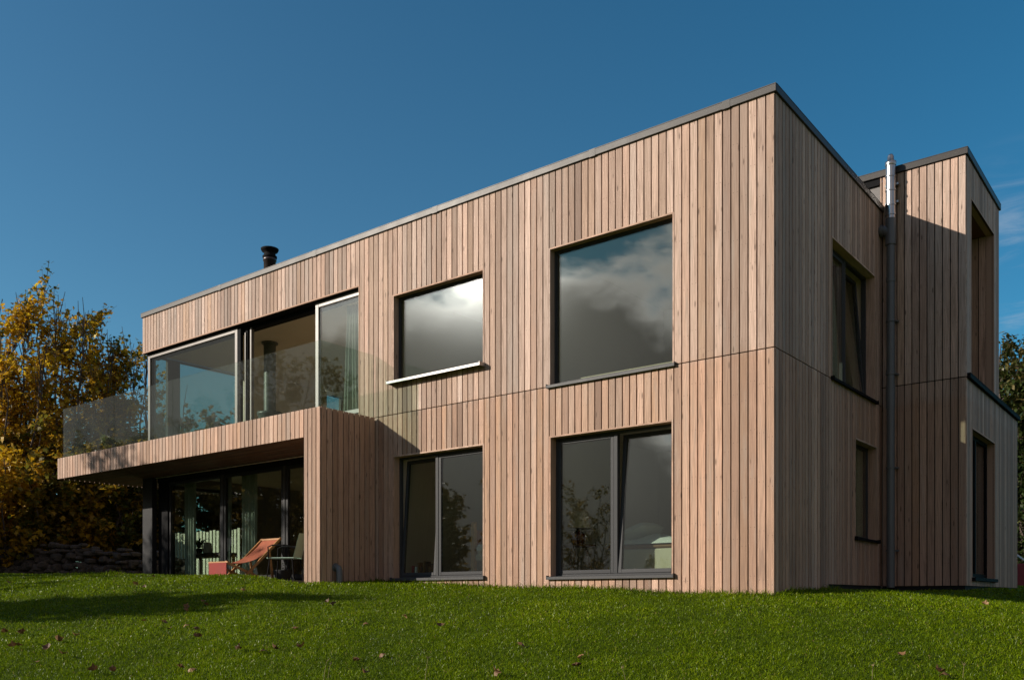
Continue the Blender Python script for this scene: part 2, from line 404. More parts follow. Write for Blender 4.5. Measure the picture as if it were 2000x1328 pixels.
class Basis:
    """wall plane: u runs to the right seen from outside, n points outward"""
    def __init__(s, O, U, Nn): s.O = Vector(O); s.U = Vector(U); s.N = Vector(Nn)
    def p(s, u, n, z): return s.O + s.U * u + s.N * n + Vector((0, 0, z))
    def mat(s):
        return Matrix(((s.U.x, s.N.x, 0, s.O.x), (s.U.y, s.N.y, 0, s.O.y), (0, 0, 1, s.O.z), (0, 0, 0, 1)))
SOUTH = Basis((0, 0, 0), (1, 0, 0), (0, -1, 0))
EAST = Basis((0, 0, 0), (0, 1, 0), (1, 0, 0))
YW = 4.397; XW = 1.222
WSOUTH = Basis((0, YW, 0), (1, 0, 0), (0, -1, 0))
WEAST = Basis((XW, 0, 0), (0, 1, 0), (1, 0, 0))
BALF = Basis((0, -1.212, 0), (1, 0, 0), (0, -1, 0))
BALS = Basis((-6.97, 0, 0), (0, 1, 0), (1, 0, 0))

def one_board(mb, B, ua, ub, za, zb, n0, th=0.021, ch=0.0025, horiz=False):
    tint = random.random()
    j = random.uniform(-0.0012, 0.0012); n1 = n0 + j; nb = n0 - th
    if ub - ua < 0.012 or zb - za < 0.012: return
    P = B.p
    pts = [P(ua, nb, za), P(ub, nb, za), P(ub, nb, zb), P(ua, nb, zb),
           P(ua, n1 - ch, za), P(ub, n1 - ch, za), P(ub, n1 - ch, zb), P(ua, n1 - ch, zb),
           P(ua + ch, n1, za), P(ub - ch, n1, za), P(ub - ch, n1, zb), P(ua + ch, n1, zb)]
    v0 = random.uniform(0, 0.02)
    W = ub - ua
    uvs = [(0, za), (W, za), (W, zb), (0, zb)] * 3
    uvs = [(a, b + v0) for a, b in uvs]
    mb.faces(pts, [(8, 9, 10, 11), (4, 8, 11, 7), (9, 5, 6, 10), (0, 4, 7, 3), (5, 1, 2, 6), (4, 5, 9, 8), (7, 11, 10, 6), (0, 1, 5, 4), (3, 7, 6, 2)], tint, uv=uvs)

GAP = 0.0155
def clad(mb, B, breaks, zlo, zhi, holes=(), joints=(), pitch=0.1125, n0=0.0, zfun=None):
    breaks = sorted(breaks)
    for a, b in zip(breaks[:-1], breaks[1:]):
        k = max(1, round((b - a) / pitch))
        for i in range(k):
            ua = a + (b - a) * i / k + GAP / 2; ub = a + (b - a) * (i + 1) / k - GAP / 2
            uc = (ua + ub) / 2
            lo = zfun(uc) if zfun else zlo
            iv = [(lo, zhi)]
            for (h0, h1, z0, z1) in holes:
                if h0 < uc < h1:
                    nv = []
                    for p, q in iv:
                        if z1 <= p or z0 >= q: nv.append((p, q)); continue
                        if z0 > p: nv.append((p, z0))
                        if z1 < q: nv.append((z1, q))
                    iv = nv
            for zj, g in joints:
                nv = []
                for p, q in iv:
                    if p < zj < q: nv += [(p, zj - g / 2), (zj + g / 2, q)]
                    else: nv.append((p, q))
                iv = nv
            for p, q in iv: one_board(mb, B, ua, ub, p, q, n0)

def wall_sheet(mb, B, u0, u1, z0, z1, n0, n1, holes=()):
    us = sorted({u0, u1, *[h for H in holes for h in H[:2] if u0 < h < u1]})
    zs = sorted({z0, z1, *[h for H in holes for h in H[2:] if z0 < h < z1]})
    Mx = B.mat()
    for a, b in zip(us[:-1], us[1:]):
        run = None
        for c, d in zip(zs[:-1], zs[1:]):
            if any(H[0] < (a + b) / 2 < H[1] and H[2] < (c + d) / 2 < H[3] for H in holes):
                if run: mb.box(a, b, n0, n1, run[0], run[1], mat=Mx); run = None
            else: run = (run[0], d) if run else (c, d)
        if run: mb.box(a, b, n0, n1, run[0], run[1], mat=Mx)

# ------------------------------------------------------------------ terrain
CP = np.array([
 (0, 0, .03), (-1.35, 0, .065), (-3.4, 0, .145), (-6.5, 0, .255), (-8, -1.4, .345), (-11, -1.6, .42), (-14.4, -1.6, .47),
 (-17, -2, .50), (-20, -1, .52), (-22, 2, .52), (.4, 1.0, .055), (1.0, 1.4, .075), (0.5, 3.5, .06), (2.1, 2.4, -.05), (1.25, 4.3, .10), (1.25, 8, .12), (2.4, 5, .03),
 (4, 4, -.35), (6, 1, -.75), (8, -3, -1.15), (4.29, -10.62, -1.45), (0, -5, -.66), (-4, -5, -.42), (-8, -5, -.08), (-12, -5, .17), (-4, -9, -.95), (-9, -9, -.55),
 (-15, -9, -.25), (-20, -8, .1), (2, -4, -.68), (3, -7, -1.05), (-2, -12, -1.5), (-12, -15, -1.1), (-22, -18, -.6), (6, -15, -2.1), (12, -8, -1.9),
 (12, 4, -1.2), (-26, 2, .5), (-28, 8, .5), (-16, 8, .4), (-6, 12, .3), (2, 12, .2), (4, 18, .2), (-30, -10, .2), (-8, -24, -2.0), (10, -25, -3.0), (-28, -28, -1.2), (-20, 20, .5), (8, 25, .1), (14, 12, -.5)], float)
def tps_fit(P):
    n = len(P); xy = P[:, :2]
    d = np.linalg.norm(xy[:, None] - xy[None], axis=2)
    Kk = np.where(d > 0, d * d * np.log(d + 1e-12), 0) + np.eye(n) * 0.05
    Q = np.c_[np.ones(n), xy]
    A = np.block([[Kk, Q], [Q.T, np.zeros((3, 3))]])
    return np.linalg.solve(A, np.r_[P[:, 2], 0, 0, 0])
TW = tps_fit(CP)
def ground(x, y):
    x = np.asarray(x, float); y = np.asarray(y, float); sh = x.shape
    xx = np.clip(x.ravel(), -32, 16); yy = np.clip(y.ravel(), -30, 26)
    z = np.zeros(len(xx))
    for i in range(0, len(xx), 20000):
        a = xx[i:i + 20000]; b = yy[i:i + 20000]
        d2 = (a[:, None] - CP[:, 0]) ** 2 + (b[:, None] - CP[:, 1]) ** 2
        U = 0.5 * d2 * np.log(d2 + 1e-12)
        z[i:i + 20000] = U @ TW[:-3] + TW[-3] + TW[-2] * a + TW[-1] * b
    z += 0.018 * np.sin(xx * 1.9 + yy * .8) * np.sin(yy * 1.6 - xx * .5) + 0.01 * np.sin(xx * 4.3 + 1) * np.sin(yy * 3.9)
    return z.reshape(sh)
def gz(x, y): return float(ground(np.array([x]), np.array([y]))[0])
def in_house(x, y):
    return ((x > -14.4) & (x < -0.03) & (y > 0.03) & (y < 8.6)) | ((x > -1) & (x < XW - .03) & (y > YW + .03) & (y < 8.6)) | ((x > -15.3) & (x < -7.0) & (y > -1.55) & (y < 0.1))
def axis(core0, core1, step, far):
    c = list(np.arange(core0, core1 + 1e-6, step)); s = step; a = core1; hi = []
    while a < far: s *= 1.35; a += s; hi.append(a)
    s = step; a = core0; lo = []
    while a > -far: s *= 1.35; a -= s; lo.append(a)
    return np.array(lo[::-1] + c + hi)
gx = axis(-24, 9, 0.2, 700); gy = axis(-14, 10, 0.2, 700)
GX, GY = np.meshgrid(gx, gy, indexing='ij')
GZ = ground(GX, GY)
GZ = np.where(in_house(GX, GY), np.minimum(GZ, 0.12), GZ)
nx, ny = GX.shape
me = bpy.data.meshes.new('lawn')
idx = np.arange(nx * ny).reshape(nx, ny)
quads = np.stack([idx[:-1, :-1], idx[1:, :-1], idx[1:, 1:], idx[:-1, 1:]], -1).reshape(-1, 4)
me.from_pydata(np.stack([GX, GY, GZ], -1).reshape(-1, 3).tolist(), [], quads.tolist())
me.polygons.foreach_set('use_smooth', [True] * len(me.polygons)); me.materials.append(SOIL)
lawn = bpy.data.objects.new('lawn', me); COL.objects.link(lawn); tag(lawn, kind='structure')

# ------------------------------------------------------------------ the house
house = empty('timber_house', (-7.0, 3.0, 0.3), 'two storey flat roofed house clad in vertical larch boards on the grassy slope', 'house')
H = 6.14
W1 = (-6.577, -4.600, 3.57, 5.03)
W2 = (-3.378, -1.362, 3.06, 5.045)
W3 = (-6.577, -4.600, 0.325, 2.362)
W4 = (-3.370, -1.375, 0.305, 2.335)
DU = (-14.6, -7.385, 3.05, 5.375)
DG = (-14.6, -7.2, -1.0, 2.95)
JOINT = 3.051
br = [-14.369, -7.385, -6.577, -4.600, -3.374, -1.366, 0.0]
mb = MB()
def base_z(x): return min(gz(x, -0.05) - 0.25, 0.1)
clad(mb, SOUTH, br, -0.3, H, holes=[W1, W2, W3, W4, DU, DG, (-7.0, -6.9, -1, 0)], joints=[(JOINT, 0.014)])
mb.build('wall_cladding', WOOD, house)
# east gable
W5 = (2.024, 4.02, 3.06, 5.035); W6 = (3.046, 4.12, 0.895, 2.375)
mb = MB()
clad(mb, EAST, [0.0235, 2.024, 3.046, 4.02, 4.12, 4.375], -0.3, H, holes=[W5, W6], joints=[(JOINT, 0.014)],
     zfun=lambda u: -0.3 if u < 1.9 else 0.198)
mb.build('wall_cladding', WOOD, house, 'shaded cladding of the gable end, cut short above a dark plinth')
# rear wing
mb = MB()
LO_UP = (4.752, 6.49, 3.43, 6.15); LO_W = (4.822, 6.575, 0.33, 2.625)
WT = 6.70
clad(mb, WSOUTH, [-0.04, 0.0, XW], 0.195, WT, joints=[(3.352, 0.016)])
clad(mb, WEAST, [YW + 0.022, 4.752, 4.822, 6.49, 6.575, 6.931], 0.195, WT, holes=[LO_UP, LO_W], joints=[(3.352, 0.016)], pitch=0.1125)
clad(mb, WEAST, [6.931, 8.709], 0.195, 3.33)
LOG = Basis((0, 6.49, 0), (1, 0, 0), (0, -1, 0))
clad(mb, LOG, [XW - 0.95, XW - 0.12], 3.40, 6.15)
for a in range(7):   # loggia back wall
    one_board(mb, Basis((XW - 0.95, 0, 0), (0, 1, 0), (1, 0, 0)), 4.76 + a * .246, 5.0 + a * .246, 3.40, 6.15, 0.0)
mb.build('wing_cladding', WOOD, house)
# linings of the wing openings
mb = MB(); Mx = WEAST.mat()
for (a, b, c, d), dep in ((LO_UP, 0.12), (LO_W, 0.12)):
    mb.box(b - .0, b + .022, -dep, .004, c, d + .022, tint=.7, mat=Mx)
    mb.box(a - .022, a, -dep, .004, c, d + .022, tint=.3, mat=Mx)
    mb.box(a, b, -dep, .004, d, d + .022, tint=.5, mat=Mx)
mb.build('opening_lining', WOOD, house)
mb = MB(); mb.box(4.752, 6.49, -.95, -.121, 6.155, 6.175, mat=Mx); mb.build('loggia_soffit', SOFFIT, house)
mb = MB(); mb.box(4.6, 6.6, -1.02, -.985, 3.3, 6.3, mat=Mx); mb.box(6.515, 6.54, -.98, -.03, 3.3, 6.3, mat=Mx); mb.box(4.70, 4.73, -.98, -.03, 3.3, 6.3, mat=Mx); mb.box(4.6, 6.6, -.98, -.02, 3.3, 3.38, mat=Mx); mb.build('loggia_backing', MEMB, house)

# carcass: membrane behind the boards, then plastered walls
mb = MB()
HS = [W1, W2, W3, W4, (-14.6, -7.385, 3.2, 5.375), (-14.6, -7.385, -1, 2.6)]
wall_sheet(mb, SOUTH, -14.33, -0.03, -0.4, 6.1, -0.030, -0.0225, HS)
HE = [W5, W6]
wall_sheet(mb, EAST, 0.04, YW, -0.4, 6.1, -0.030, -0.0225, HE)
wall_sheet(mb, WSOUTH, 0.0, XW - .03, -0.4, WT, -0.030, -0.0225)
wall_sheet(mb, WEAST, YW + .04, 6.90, -0.4, WT, -0.030, -0.0225, [LO_UP, LO_W])
wall_sheet(mb, WEAST, 6.90, 8.68, -0.4, 3.3, -0.030, -0.0225)
mb.build('wall_membrane', MEMB, house)
mb = MB()
wall_sheet(mb, SOUTH, -14.30, -0.36, -0.4, 6.1, -0.34, -0.031, HS)
wall_sheet(mb, EAST, 0.04, 8.0, -0.4, 6.1, -0.34, -0.031, HE)
mb.box(-14.30, -14.02, 2.42, 4.9, 3.2, 6.0); mb.box(-14.30, -14.02, 5.6, 8.0, 3.2, 6.0)
mb.box(-14.30, -14.02, 0.35, 2.42, 5.362, 6.0); mb.box(-14.30, -14.02, 4.9, 5.6, 5.362, 6.0)
mb.box(-14.30, -0.36, 7.7, 8.0, -0.4, 6.0)                          # north wall
for x in (-7.22, -4.05): mb.box(x, x + .12, 0.341, 7.69, 0.3, 2.69); mb.box(x, x + .12, 0.341, 7.69, 3.2, 5.36)
mb.box(-7.09, -4.06, 4.2, 4.32, 0.3, 2.69); mb.box(-3.92, -0.36, 4.2, 4.32, 0.3, 2.69)
mb.box(-7.09, -4.06, 4.4, 4.52, 3.2, 5.36); mb.box(-3.92, -0.36, 4.4, 4.52, 3.2, 5.36)
mb.box(-14.01, -7.23, 6.4, 6.5, 3.2, 5.36)
mb.build('inner_wall', PLAST, house)
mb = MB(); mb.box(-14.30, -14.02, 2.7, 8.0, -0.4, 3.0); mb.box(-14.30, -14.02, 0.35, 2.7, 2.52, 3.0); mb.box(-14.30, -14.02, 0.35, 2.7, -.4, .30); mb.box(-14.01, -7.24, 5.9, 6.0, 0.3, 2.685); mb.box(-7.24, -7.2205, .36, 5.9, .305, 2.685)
mb.build('inner_wall', DIMPLAST, house, 'ground floor living room walls with the room shade in their colour')
mb = MB()
mb.box(-14.30, -0.345, 0.345, 7.6, 2.70, 3.06); mb.box(-14.30, -0.06, 0.345, 7.6, 5.361, 5.95)
mb.build('ceiling', PLAST, house)
mb = MB(); mb.box(-14.28, -7.1, 0.05, 7.6, 0.12, 0.30); mb.box(-7.1, -0.345, 0.345, 7.6, 0.12, 0.30); mb.box(-14.28, -7.1, 0.05, 7.6, 3.065, 3.20); mb.box(-7.1, -0.345, 0.345, 7.6, 3.065, 3.20)
mb.build('floor', FLOORM, house)
mb = MB(); mb.box(-14.33, -0.03, 0.035, 8.0, 5.955, 6.09); mb.box(-0.05, XW - .04, YW + .05, 6.9, 6.4, 6.66)
mb.box(XW - 3, XW - .98, YW + .05, 6.88, 3.0, 6.39); mb.box(-2.5, XW - .35, 6.6, 8.66, -.4, 3.28)
mb.box(-3.0, -.05, YW + .06, 6.9, 6.1, 6.66)
mb.build('roof', MEMB, house)
mb = MB(); mb.box(0.0 - .3, -0.04, 1.9, 4.36, -.3, .17); mb.box(-.3, XW - .05, YW + .05, 8.6, -.3, .17); mb.build('plinth', MEMB, house)
# copings
mb = MB()
def coping(mb, B, u0, u1, zt, proj=0.028, h=0.093, back=0.35):
    Mx = B.mat()
    mb.box(u0, u1, -0.02, proj, zt - h, zt - .004, mat=Mx, bev=.004)
    mb.box(u0, u1, -back, proj + .002, zt - .004, zt + .004, mat=Mx)
xs = [-14.395, -11.45, -8.55, -5.6, -2.62, -0.62, 0.028]
for a, b in zip(xs[:-1], xs[1:]): coping(mb, SOUTH, a + .002, b - .002, 6.233)
coping(mb, EAST, -0.0285 + .03, 2.6, 6.2335); coping(mb, EAST, 2.604, YW, 6.2335)
for x in (-11.45, -8.55, -5.6, -2.62, -0.62): mb.box(x - .05, x + .05, -.0305, .0, 6.135, 6.2385)
mb.build('coping', COPE, house)
mb = MB()
coping(mb, WSOUTH, -3.0, XW + .028, 6.81, h=.10); coping(mb, WEAST, YW + .002, 6.96, 6.8105, h=.10)
mb.build('coping', COPE, house, 'higher coping of the rear wing')
mb = MB(); coping(mb, WEAST, 4.45, 8.735, 3.412, proj=.05, h=.075); mb.build('coping', BLACK, house, 'low coping under the loggia opening')
mb = MB(); mb.box(-3.0, -0.045, YW + .04, YW + .06, 6.05, 6.60); mb.build('clerestory_panel', PANELG, house)
mb = MB(); mb.box(-3.0, -0.045, YW + .005, YW + .035, 6.60, 6.705); mb.build('clerestory_frame', BLACK, house)

# windows ---------------------------------------------------------------
def window(B, rect, layout, sill=True, sproj=.05, smat=None, label=None, rec=.13, sl_over=.02, sl_u=None):
    """layout: list of (share, 'fixed' | 'tilt')"""
    u0, u1, z0, z1 = rect; Mx = B.mat()
    fr = MB(); ft = .030; n0, n1 = -rec - .07, -rec
    a0, a1, b0, b1 = u0 + .022, u1 - .022, z0 + .012, z1 - .022
    fr.box(a0, a0 + ft, n0, n1, b0, b1, mat=Mx, bev=.003); fr.box(a1 - ft, a1, n0, n1, b0, b1, mat=Mx, bev=.003)
    fr.box(a0 + ft, a1 - ft, n0, n1, b1 - ft, b1, mat=Mx, bev=.003); fr.box(a0 + ft, a1 - ft, n0, n1, b0, b0 + ft, mat=Mx, bev=.003)
    tot = sum(s for s, _ in layout); x = a0 + ft; inner = a1 - a0 - 2 * ft
    cells = []
    for i, (s, k) in enumerate(layout):
        wd = inner * s / tot; cells.append((x, x + wd, k)); x += wd
        if i < len(layout) - 1: fr.box(x - .03, x + .03, n0, n1 + .001, b0 + ft, b1 - ft, mat=Mx, bev=.003)
    wo = fr.build('window', ALU, house, label)
    for i, (x0, x1, k) in enumerate(cells):
        if i > 0: x0 += .03
        if i < len(cells) - 1: x1 -= .03
        y0, y1 = b0 + ft, b1 - ft; sf = .052
        T = Mx
        if k == 'tilt':
            T = Mx @ Matrix.Translation((0, n1 - .01, y0)) @ Matrix.Rotation(R(4.2), 4, 'X') @ Matrix.Translation((0, -(n1 - .01), -y0))
        if k == 'fixed' and len(cells) == 1: sf = .012
        sm = MB(); c0, c1 = x0 + .004, x1 - .004; d0, d1 = y0 + .004, y1 - .004; m0, m1 = n1 - .058, n1 - .006
        sm.box(c0, c0 + sf, m0, m1, d0, d1, mat=T, bev=.003); sm.box(c1 - sf, c1, m0, m1, d0, d1, mat=T, bev=.003)
        sm.box(c0 + sf, c1 - sf, m0, m1, d0, d0 + sf, mat=T, bev=.003); sm.box(c0 + sf, c1 - sf, m0, m1, d1 - sf, d1, mat=T, bev=.003)
        sm.build('sash', ALU, wo, 'sash tilted inwards at the top' if k == 'tilt' else None)
        gm = MB(); gm.box(c0 + sf - .004, c1 - sf + .004, m1 - .030, m1 - .008, d0 + sf - .004, d1 - sf + .004, mat=T); gm.build('pane', PANE, wo)
    ln = MB()
    for a, b, c, d in ((u0, u0 + .0215, z0 + .012, z1), (u1 - .0215, u1, z0 + .012, z1), (u0 + .0215, u1 - .0215, z1 - .0215, z1)):
        tn = random.uniform(.2, .7)
        pts = [(x, y, z) for x in (a, b) for y in (-rec - .03, .004) for z in (c, d)]
        vert = (d - c) > (b - a)
        uv = [((p[1] + .2, p[2]) if vert else (p[1] + .2, p[0])) for p in pts]
        ln.faces([Mx @ Vector(p) for p in pts], [(0, 1, 3, 2), (4, 6, 7, 5), (0, 4, 5, 1), (2, 3, 7, 6), (0, 2, 6, 4), (1, 5, 7, 3)], tn, uv=uv)
    ln.build('lining', WOOD, wo)
    if sill:
        sm = MB(); s0, s1 = sl_u if sl_u else (u0 - sl_over, u1 + sl_over)
        P = [(-rec - .02, z0 + .018), (sproj, z0 + .004), (sproj, z0 - .034), (sproj - .006, z0 - .034), (sproj - .006, z0 - .004), (-rec - .02, z0 + .010)]
        k = len(P); vs = [Mx @ Vector((s0, p[0], p[1])) for p in P] + [Mx @ Vector((s1, p[0], p[1])) for p in P]
        sm.faces(vs, [(i, (i + 1) % k, k + (i + 1) % k, k + i) for i in range(k)] + [tuple(range(k))[::-1], tuple(range(k, 2 * k))])
        for s in (s0, s1): sm.box(s - .004, s + .004, -.0, sproj + .003, z0 - .036, z0 + .022, mat=Mx)
        sm.build('sill', smat or SILL, wo)
    return wo

window(SOUTH, W1, [(1, 'fixed')], sproj=.13, smat=SILLB, sl_u=(-6.60, -4.585), label='upper window of one undivided pane with a bright projecting sill', rec=.11)
window(SOUTH, W2, [(1, 'fixed')], sproj=.045, label='largest upper window, one undivided pane', rec=.105)
window(SOUTH, W3, [(0.44, 'tilt'), (0.56, 'fixed')], sproj=.05, label='ground floor window half in the balcony shadow, left sash tilted')
window(SOUTH, W4, [(0.52, 'fixed'), (0.48, 'tilt')], sproj=.05, label='ground floor bedroom window, right sash tilted')
window(EAST, W5, [(0.48, 'fixed'), (0.52, 'tilt')], sproj=.05, smat=BLACK, label='upper gable window with black sill')
window(EAST, W6, [(1, 'fixed')], sproj=.05, smat=BLACK, label='small ground floor gable window')
# tall wing window
mb = MB(); Mx = WEAST.mat()
mb.box(4.826, 4.87, -.19, -.125, .345, 2.62, mat=Mx); mb.box(6.53, 6.572, -.19, -.125, .345, 2.62, mat=Mx)
mb.box(4.87, 6.53, -.19, -.125, 2.57, 2.62, mat=Mx); mb.box(4.87, 6.53, -.19, -.125, .345, .40, mat=Mx); mb.box(5.62, 5.70, -.19, -.12, .40, 2.57, mat=Mx)
wo = mb.build('window', BLACK, house, 'tall narrow looking window of the rear wing')
mb = MB(); mb.box(4.87, 5.62, -.165, -.145, .40, 2.57, mat=Mx); mb.build('pane', PANE, wo)
mb = MB(); mb.box(5.70, 6.53, -.165, -.145, .40, 2.57, mat=Mx); mb.build('pane', PANE, wo)
mb = MB(); mb.box(4.80, 6.60, -.14, .05, .27, .325, mat=Mx, bev=.005); mb.build('sill', BLACK, wo)
mb = MB(); mb.box(4.80, 6.6, -.9, -.85, .2, 2.9, mat=Mx); mb.build('inner_wall', PLAST, house)

# lining boards round the upper door opening
mb = MB()
mb.box(-14.365, -7.385, -.004, .10, 5.35, 5.3745, tint=.45); mb.box(-7.4065, -7.385, -.004, .14, 3.06, 5.3495, tint=.55)
mb.build('door_lining', WOOD, house)
mb = MB(); mb.box(-14.34, -7.41, .02, .30, 5.345, 5.3495); mb.box(-14.34, -7.41, .20, .345, 5.27, 5.3449); mb.build('door_head', BLACK, house)

def slider(x0, x1, y0, y1, z0, z1, fw, mat, label=None, bottom=.09):
    f = MB()
    f.box(x0, x0 + fw, y0, y1, z0, z1, bev=.004); f.box(x1 - fw, x1, y0, y1, z0, z1, bev=.004)
    f.box(x0 + fw, x1 - fw, y0, y1, z1 - fw, z1, bev=.004); f.box(x0 + fw, x1 - fw, y0, y1, z0, z0 + bottom, bev=.004)
    d = f.build('sliding_door', mat, house, label)
    ym = (y0 + y1) / 2
    g = MB(); g.box(x0 + fw - .006, x1 - fw + .006, ym - .012, ym + .012, z0 + bottom - .006, z1 - fw + .006); g.build('pane', PANE, d)
    return d
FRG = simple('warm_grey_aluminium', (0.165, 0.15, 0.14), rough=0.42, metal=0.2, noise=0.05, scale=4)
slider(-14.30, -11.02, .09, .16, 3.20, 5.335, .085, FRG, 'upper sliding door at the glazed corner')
slider(-8.66, -7.42, .09, .16, 3.20, 5.335, .085, ALUB, 'upper sliding door with bright frame in front of the curtain')
mb = MB(); mb.box(-11.018, -10.93, .10, .16, 3.2, 5.34); mb.box(-10.90, -10.80, .17, .22, 3.2, 5.34)
stk = mb.build('door_stack', BLACK, house)
mb = MB(); mb.box(-10.86, -10.83, .145, .169, 3.2, 5.22, bev=.003); mb.box(-10.72, -10.68, .17, .24, 3.2, 5.3, bev=.003); mb.build('edge_profile', FRG, stk)
# glazed west corner of the living room
mb = MB()
for y in (.18, .52, 2.36, 4.92, 5.55): mb.box(-14.30, -14.22, y, y + (.30 if y == .52 else .05), 3.2, 5.335)
mb.box(-14.30, -14.22, 2.41, 5.55, 5.33, 5.336)
mb.box(-14.30, -14.22, .18, 2.41, 5.30, 5.336); wo = mb.build('window', ALU, house, 'glazed side of the upper corner room')
mb = MB(); mb.box(-14.27, -14.25, .23, .52, 3.2, 5.3); mb.build('pane', PANE, wo)
mb = MB(); mb.box(-14.27, -14.25, .82, 2.36, 3.2, 5.3); mb.build('pane', PANE, wo)
mb = MB(); mb.box(-14.27, -14.25, 4.97, 5.55, 3.2, 5.3); mb.build('pane', PANE, wo)
mb = MB(); mb.box(-14.28, -14.20, .36, .43, .30, 2.52); mb.box(-14.28, -14.20, 2.63, 2.70, .30, 2.52); mb.box(-14.28, -14.20, .43, 2.63, 2.45, 2.52); mb.box(-14.28, -14.20, .43, 2.63, .30, .36)
wo = mb.build('window', ALUD, house, 'glazed side of the ground floor corner room'); mb = MB(); mb.box(-14.25, -14.23, .43, 2.63, .36, 2.45); mb.build('pane', PANE, wo)
# ground floor glazing under the balcony
mb = MB(); mb.box(-14.34, -13.96, -.01, .10, -.3, 2.95); mb.build('corner_pier', ALUD, house)
mb = MB(); mb.box(-13.958, -13.60, .14, .32, .2, 2.504); mb.box(-13.96, -7.38, .115, .345, 2.505, 2.66); mb.box(-13.60, -7.38, .14, .30, .2, .36); mb.build('door_surround', BLACK, house)
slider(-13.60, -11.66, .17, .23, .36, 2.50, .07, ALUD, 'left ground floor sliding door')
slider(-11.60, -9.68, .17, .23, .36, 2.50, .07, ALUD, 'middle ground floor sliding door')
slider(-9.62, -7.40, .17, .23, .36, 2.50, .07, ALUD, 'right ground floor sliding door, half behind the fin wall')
for x in (-11.655, -9.675): mb = MB(); mb.box(x, x + .05, .155, .25, .36, 2.50); mb.build('door_post', ALU, house)

# balcony ---------------------------------------------------------------
mb = MB()
PX = -7.373
clad(mb, BALF, [-15.706, PX, -6.97], 2.595, 3.04, zfun=lambda u: 2.595 if u < PX else 0.0)
clad(mb, BALS, [-1.190, -.028], 0.0, 3.04)
one_board(mb, Basis((PX, 0, 0), (0, -1, 0), (-1, 0, 0)), .05, 1.18, 0.0, 2.59, 0.0)
clad(mb, Basis((-15.706, 0, 0), (0, -1, 0), (-1, 0, 0)), [-3.0, 1.19], 2.595, 3.04)
bal = mb.build('balcony', WOOD, house)
mb = MB(); mb.box(-15.68, -6.998, -1.186, -.0315, 2.64, 3.02); mb.box(-15.68, -14.42, -.0315, 2.98, 2.64, 3.02); mb.box(PX + .025, -6.998, -1.186, -.033, -.3, 2.639); mb.build('balcony_slab', MEMB, bal)
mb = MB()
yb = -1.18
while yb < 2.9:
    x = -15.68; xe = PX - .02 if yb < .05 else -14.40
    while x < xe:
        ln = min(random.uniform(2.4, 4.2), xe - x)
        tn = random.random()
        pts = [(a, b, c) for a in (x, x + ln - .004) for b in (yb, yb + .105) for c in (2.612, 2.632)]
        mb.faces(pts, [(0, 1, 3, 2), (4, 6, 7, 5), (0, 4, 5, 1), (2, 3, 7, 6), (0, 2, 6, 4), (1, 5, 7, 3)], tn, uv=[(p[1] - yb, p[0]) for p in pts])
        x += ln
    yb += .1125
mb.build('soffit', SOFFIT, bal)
gxs = [-15.52, -13.37, -11.235, -9.15, -7.02]
for a, b in zip(gxs[:-1], gxs[1:]):
    mb = MB(); mb.box(a + .006, b - .006, -1.185, -1.167, 2.95, 4.10); mb.build('glass_panel', BALG, bal)
mb = MB(); mb.box(-7.012, -6.994, -1.18, -.03, 2.95, 4.10); mb.build('glass_panel', BALG, bal)
mb = MB(); mb.box(-15.52, -15.502, -1.16, .9, 2.95, 4.10); mb.build('glass_panel', BALG, bal)
mb = MB(); mb.box(-15.52, -15.502, .91, 2.9, 2.95, 4.10); mb.build('glass_panel', BALG, bal)
mb = MB(); mb.tube([(-6.975, -.9, .50), (-6.93, -.9, .50), (-6.89, -.9, .485), (-6.87, -.9, .44), (-6.87, -.9, .20)], .052, 14)
mb.tube([(-6.972, -.9, .50), (-6.955, -.9, .50)], .07, 14); mb.build('drain_outlet', PIPE, house)

# chimney, downpipe and flue
cx, cy = -11.47, 1.2
mb = MB(); mb.lathe((cx, cy, 5.96), [(.125, 0), (.125, 1.10), (.14, 1.11), (.14, 1.16), (.125, 1.17)], 24); ch = mb.build('chimney', CHIM, house)
mb = MB(); mb.lathe((cx, cy, 7.12), [(.128, 0), (.15, .02), (.15, .05), (.12, .06), (.118, .13), (.165, .15), (.185, .19), (.185, .205), (.10, .22), (0.0, .225)], 24); mb.build('cowl', BLACK, ch)
px_, py_ = .165, YW - .13
mb = MB(); mb.tube([(px_, py_, .17), (px_, py_, 5.90)], .062, 18)
for z in (3.55, 3.15, 3.3, 5.0): mb.tube([(px_, py_, z - .035), (px_, py_, z + .035)], .070, 18)
mb.tube([(px_, py_, 2.98), (px_, py_, 3.32)], .068, 18)
mb.tube([(px_, py_, 5.55), (px_, py_, 5.96)], .078, 18)
mb.tube([(px_, py_, 5.72), (.12, py_, 5.77), (.07, py_, 5.80), (.03, py_, 5.80), (-.02, py_, 5.80)], .075, 16)
mb.tube([(.055, py_, 5.80), (.018, py_, 5.80)], .092, 16)
dp = mb.build('downpipe', PIPE, house)
for z in (.75, 2.05, 3.52, 4.35): mb = MB(); mb.tube([(px_, py_, z - .012), (px_, py_, z + .012)], .074, 16); mb.box(px_ - .07, px_ + .10, py_ + .02, py_ + .105, z - .012, z + .012); mb.build('pipe_clip', PIPE, dp)
mb = MB(); mb.tube([(px_, py_, 5.95), (px_, py_, 6.80)], .073, 20)
for z in (6.02, 6.17, 6.40, 6.62): mb.tube([(px_, py_, z - .010), (px_, py_, z + .010)], .083, 20)
fl = mb.build('flue', STEEL, house)
mb = MB(); mb.lathe((px_, py_, 6.79), [(.080, 0), (.086, .02), (.084, .06), (.05, .075), (.048, .15), (.03, .18), (0, .185)], 20); mb.build('flue_cap', STEEL, fl)
for z in (6.22, 6.50): mb = MB(); mb.box(px_ - .10, px_ + .10, py_ + .05, py_ + .128, z, z + .03); mb.build('flue_bracket', STEEL, fl)

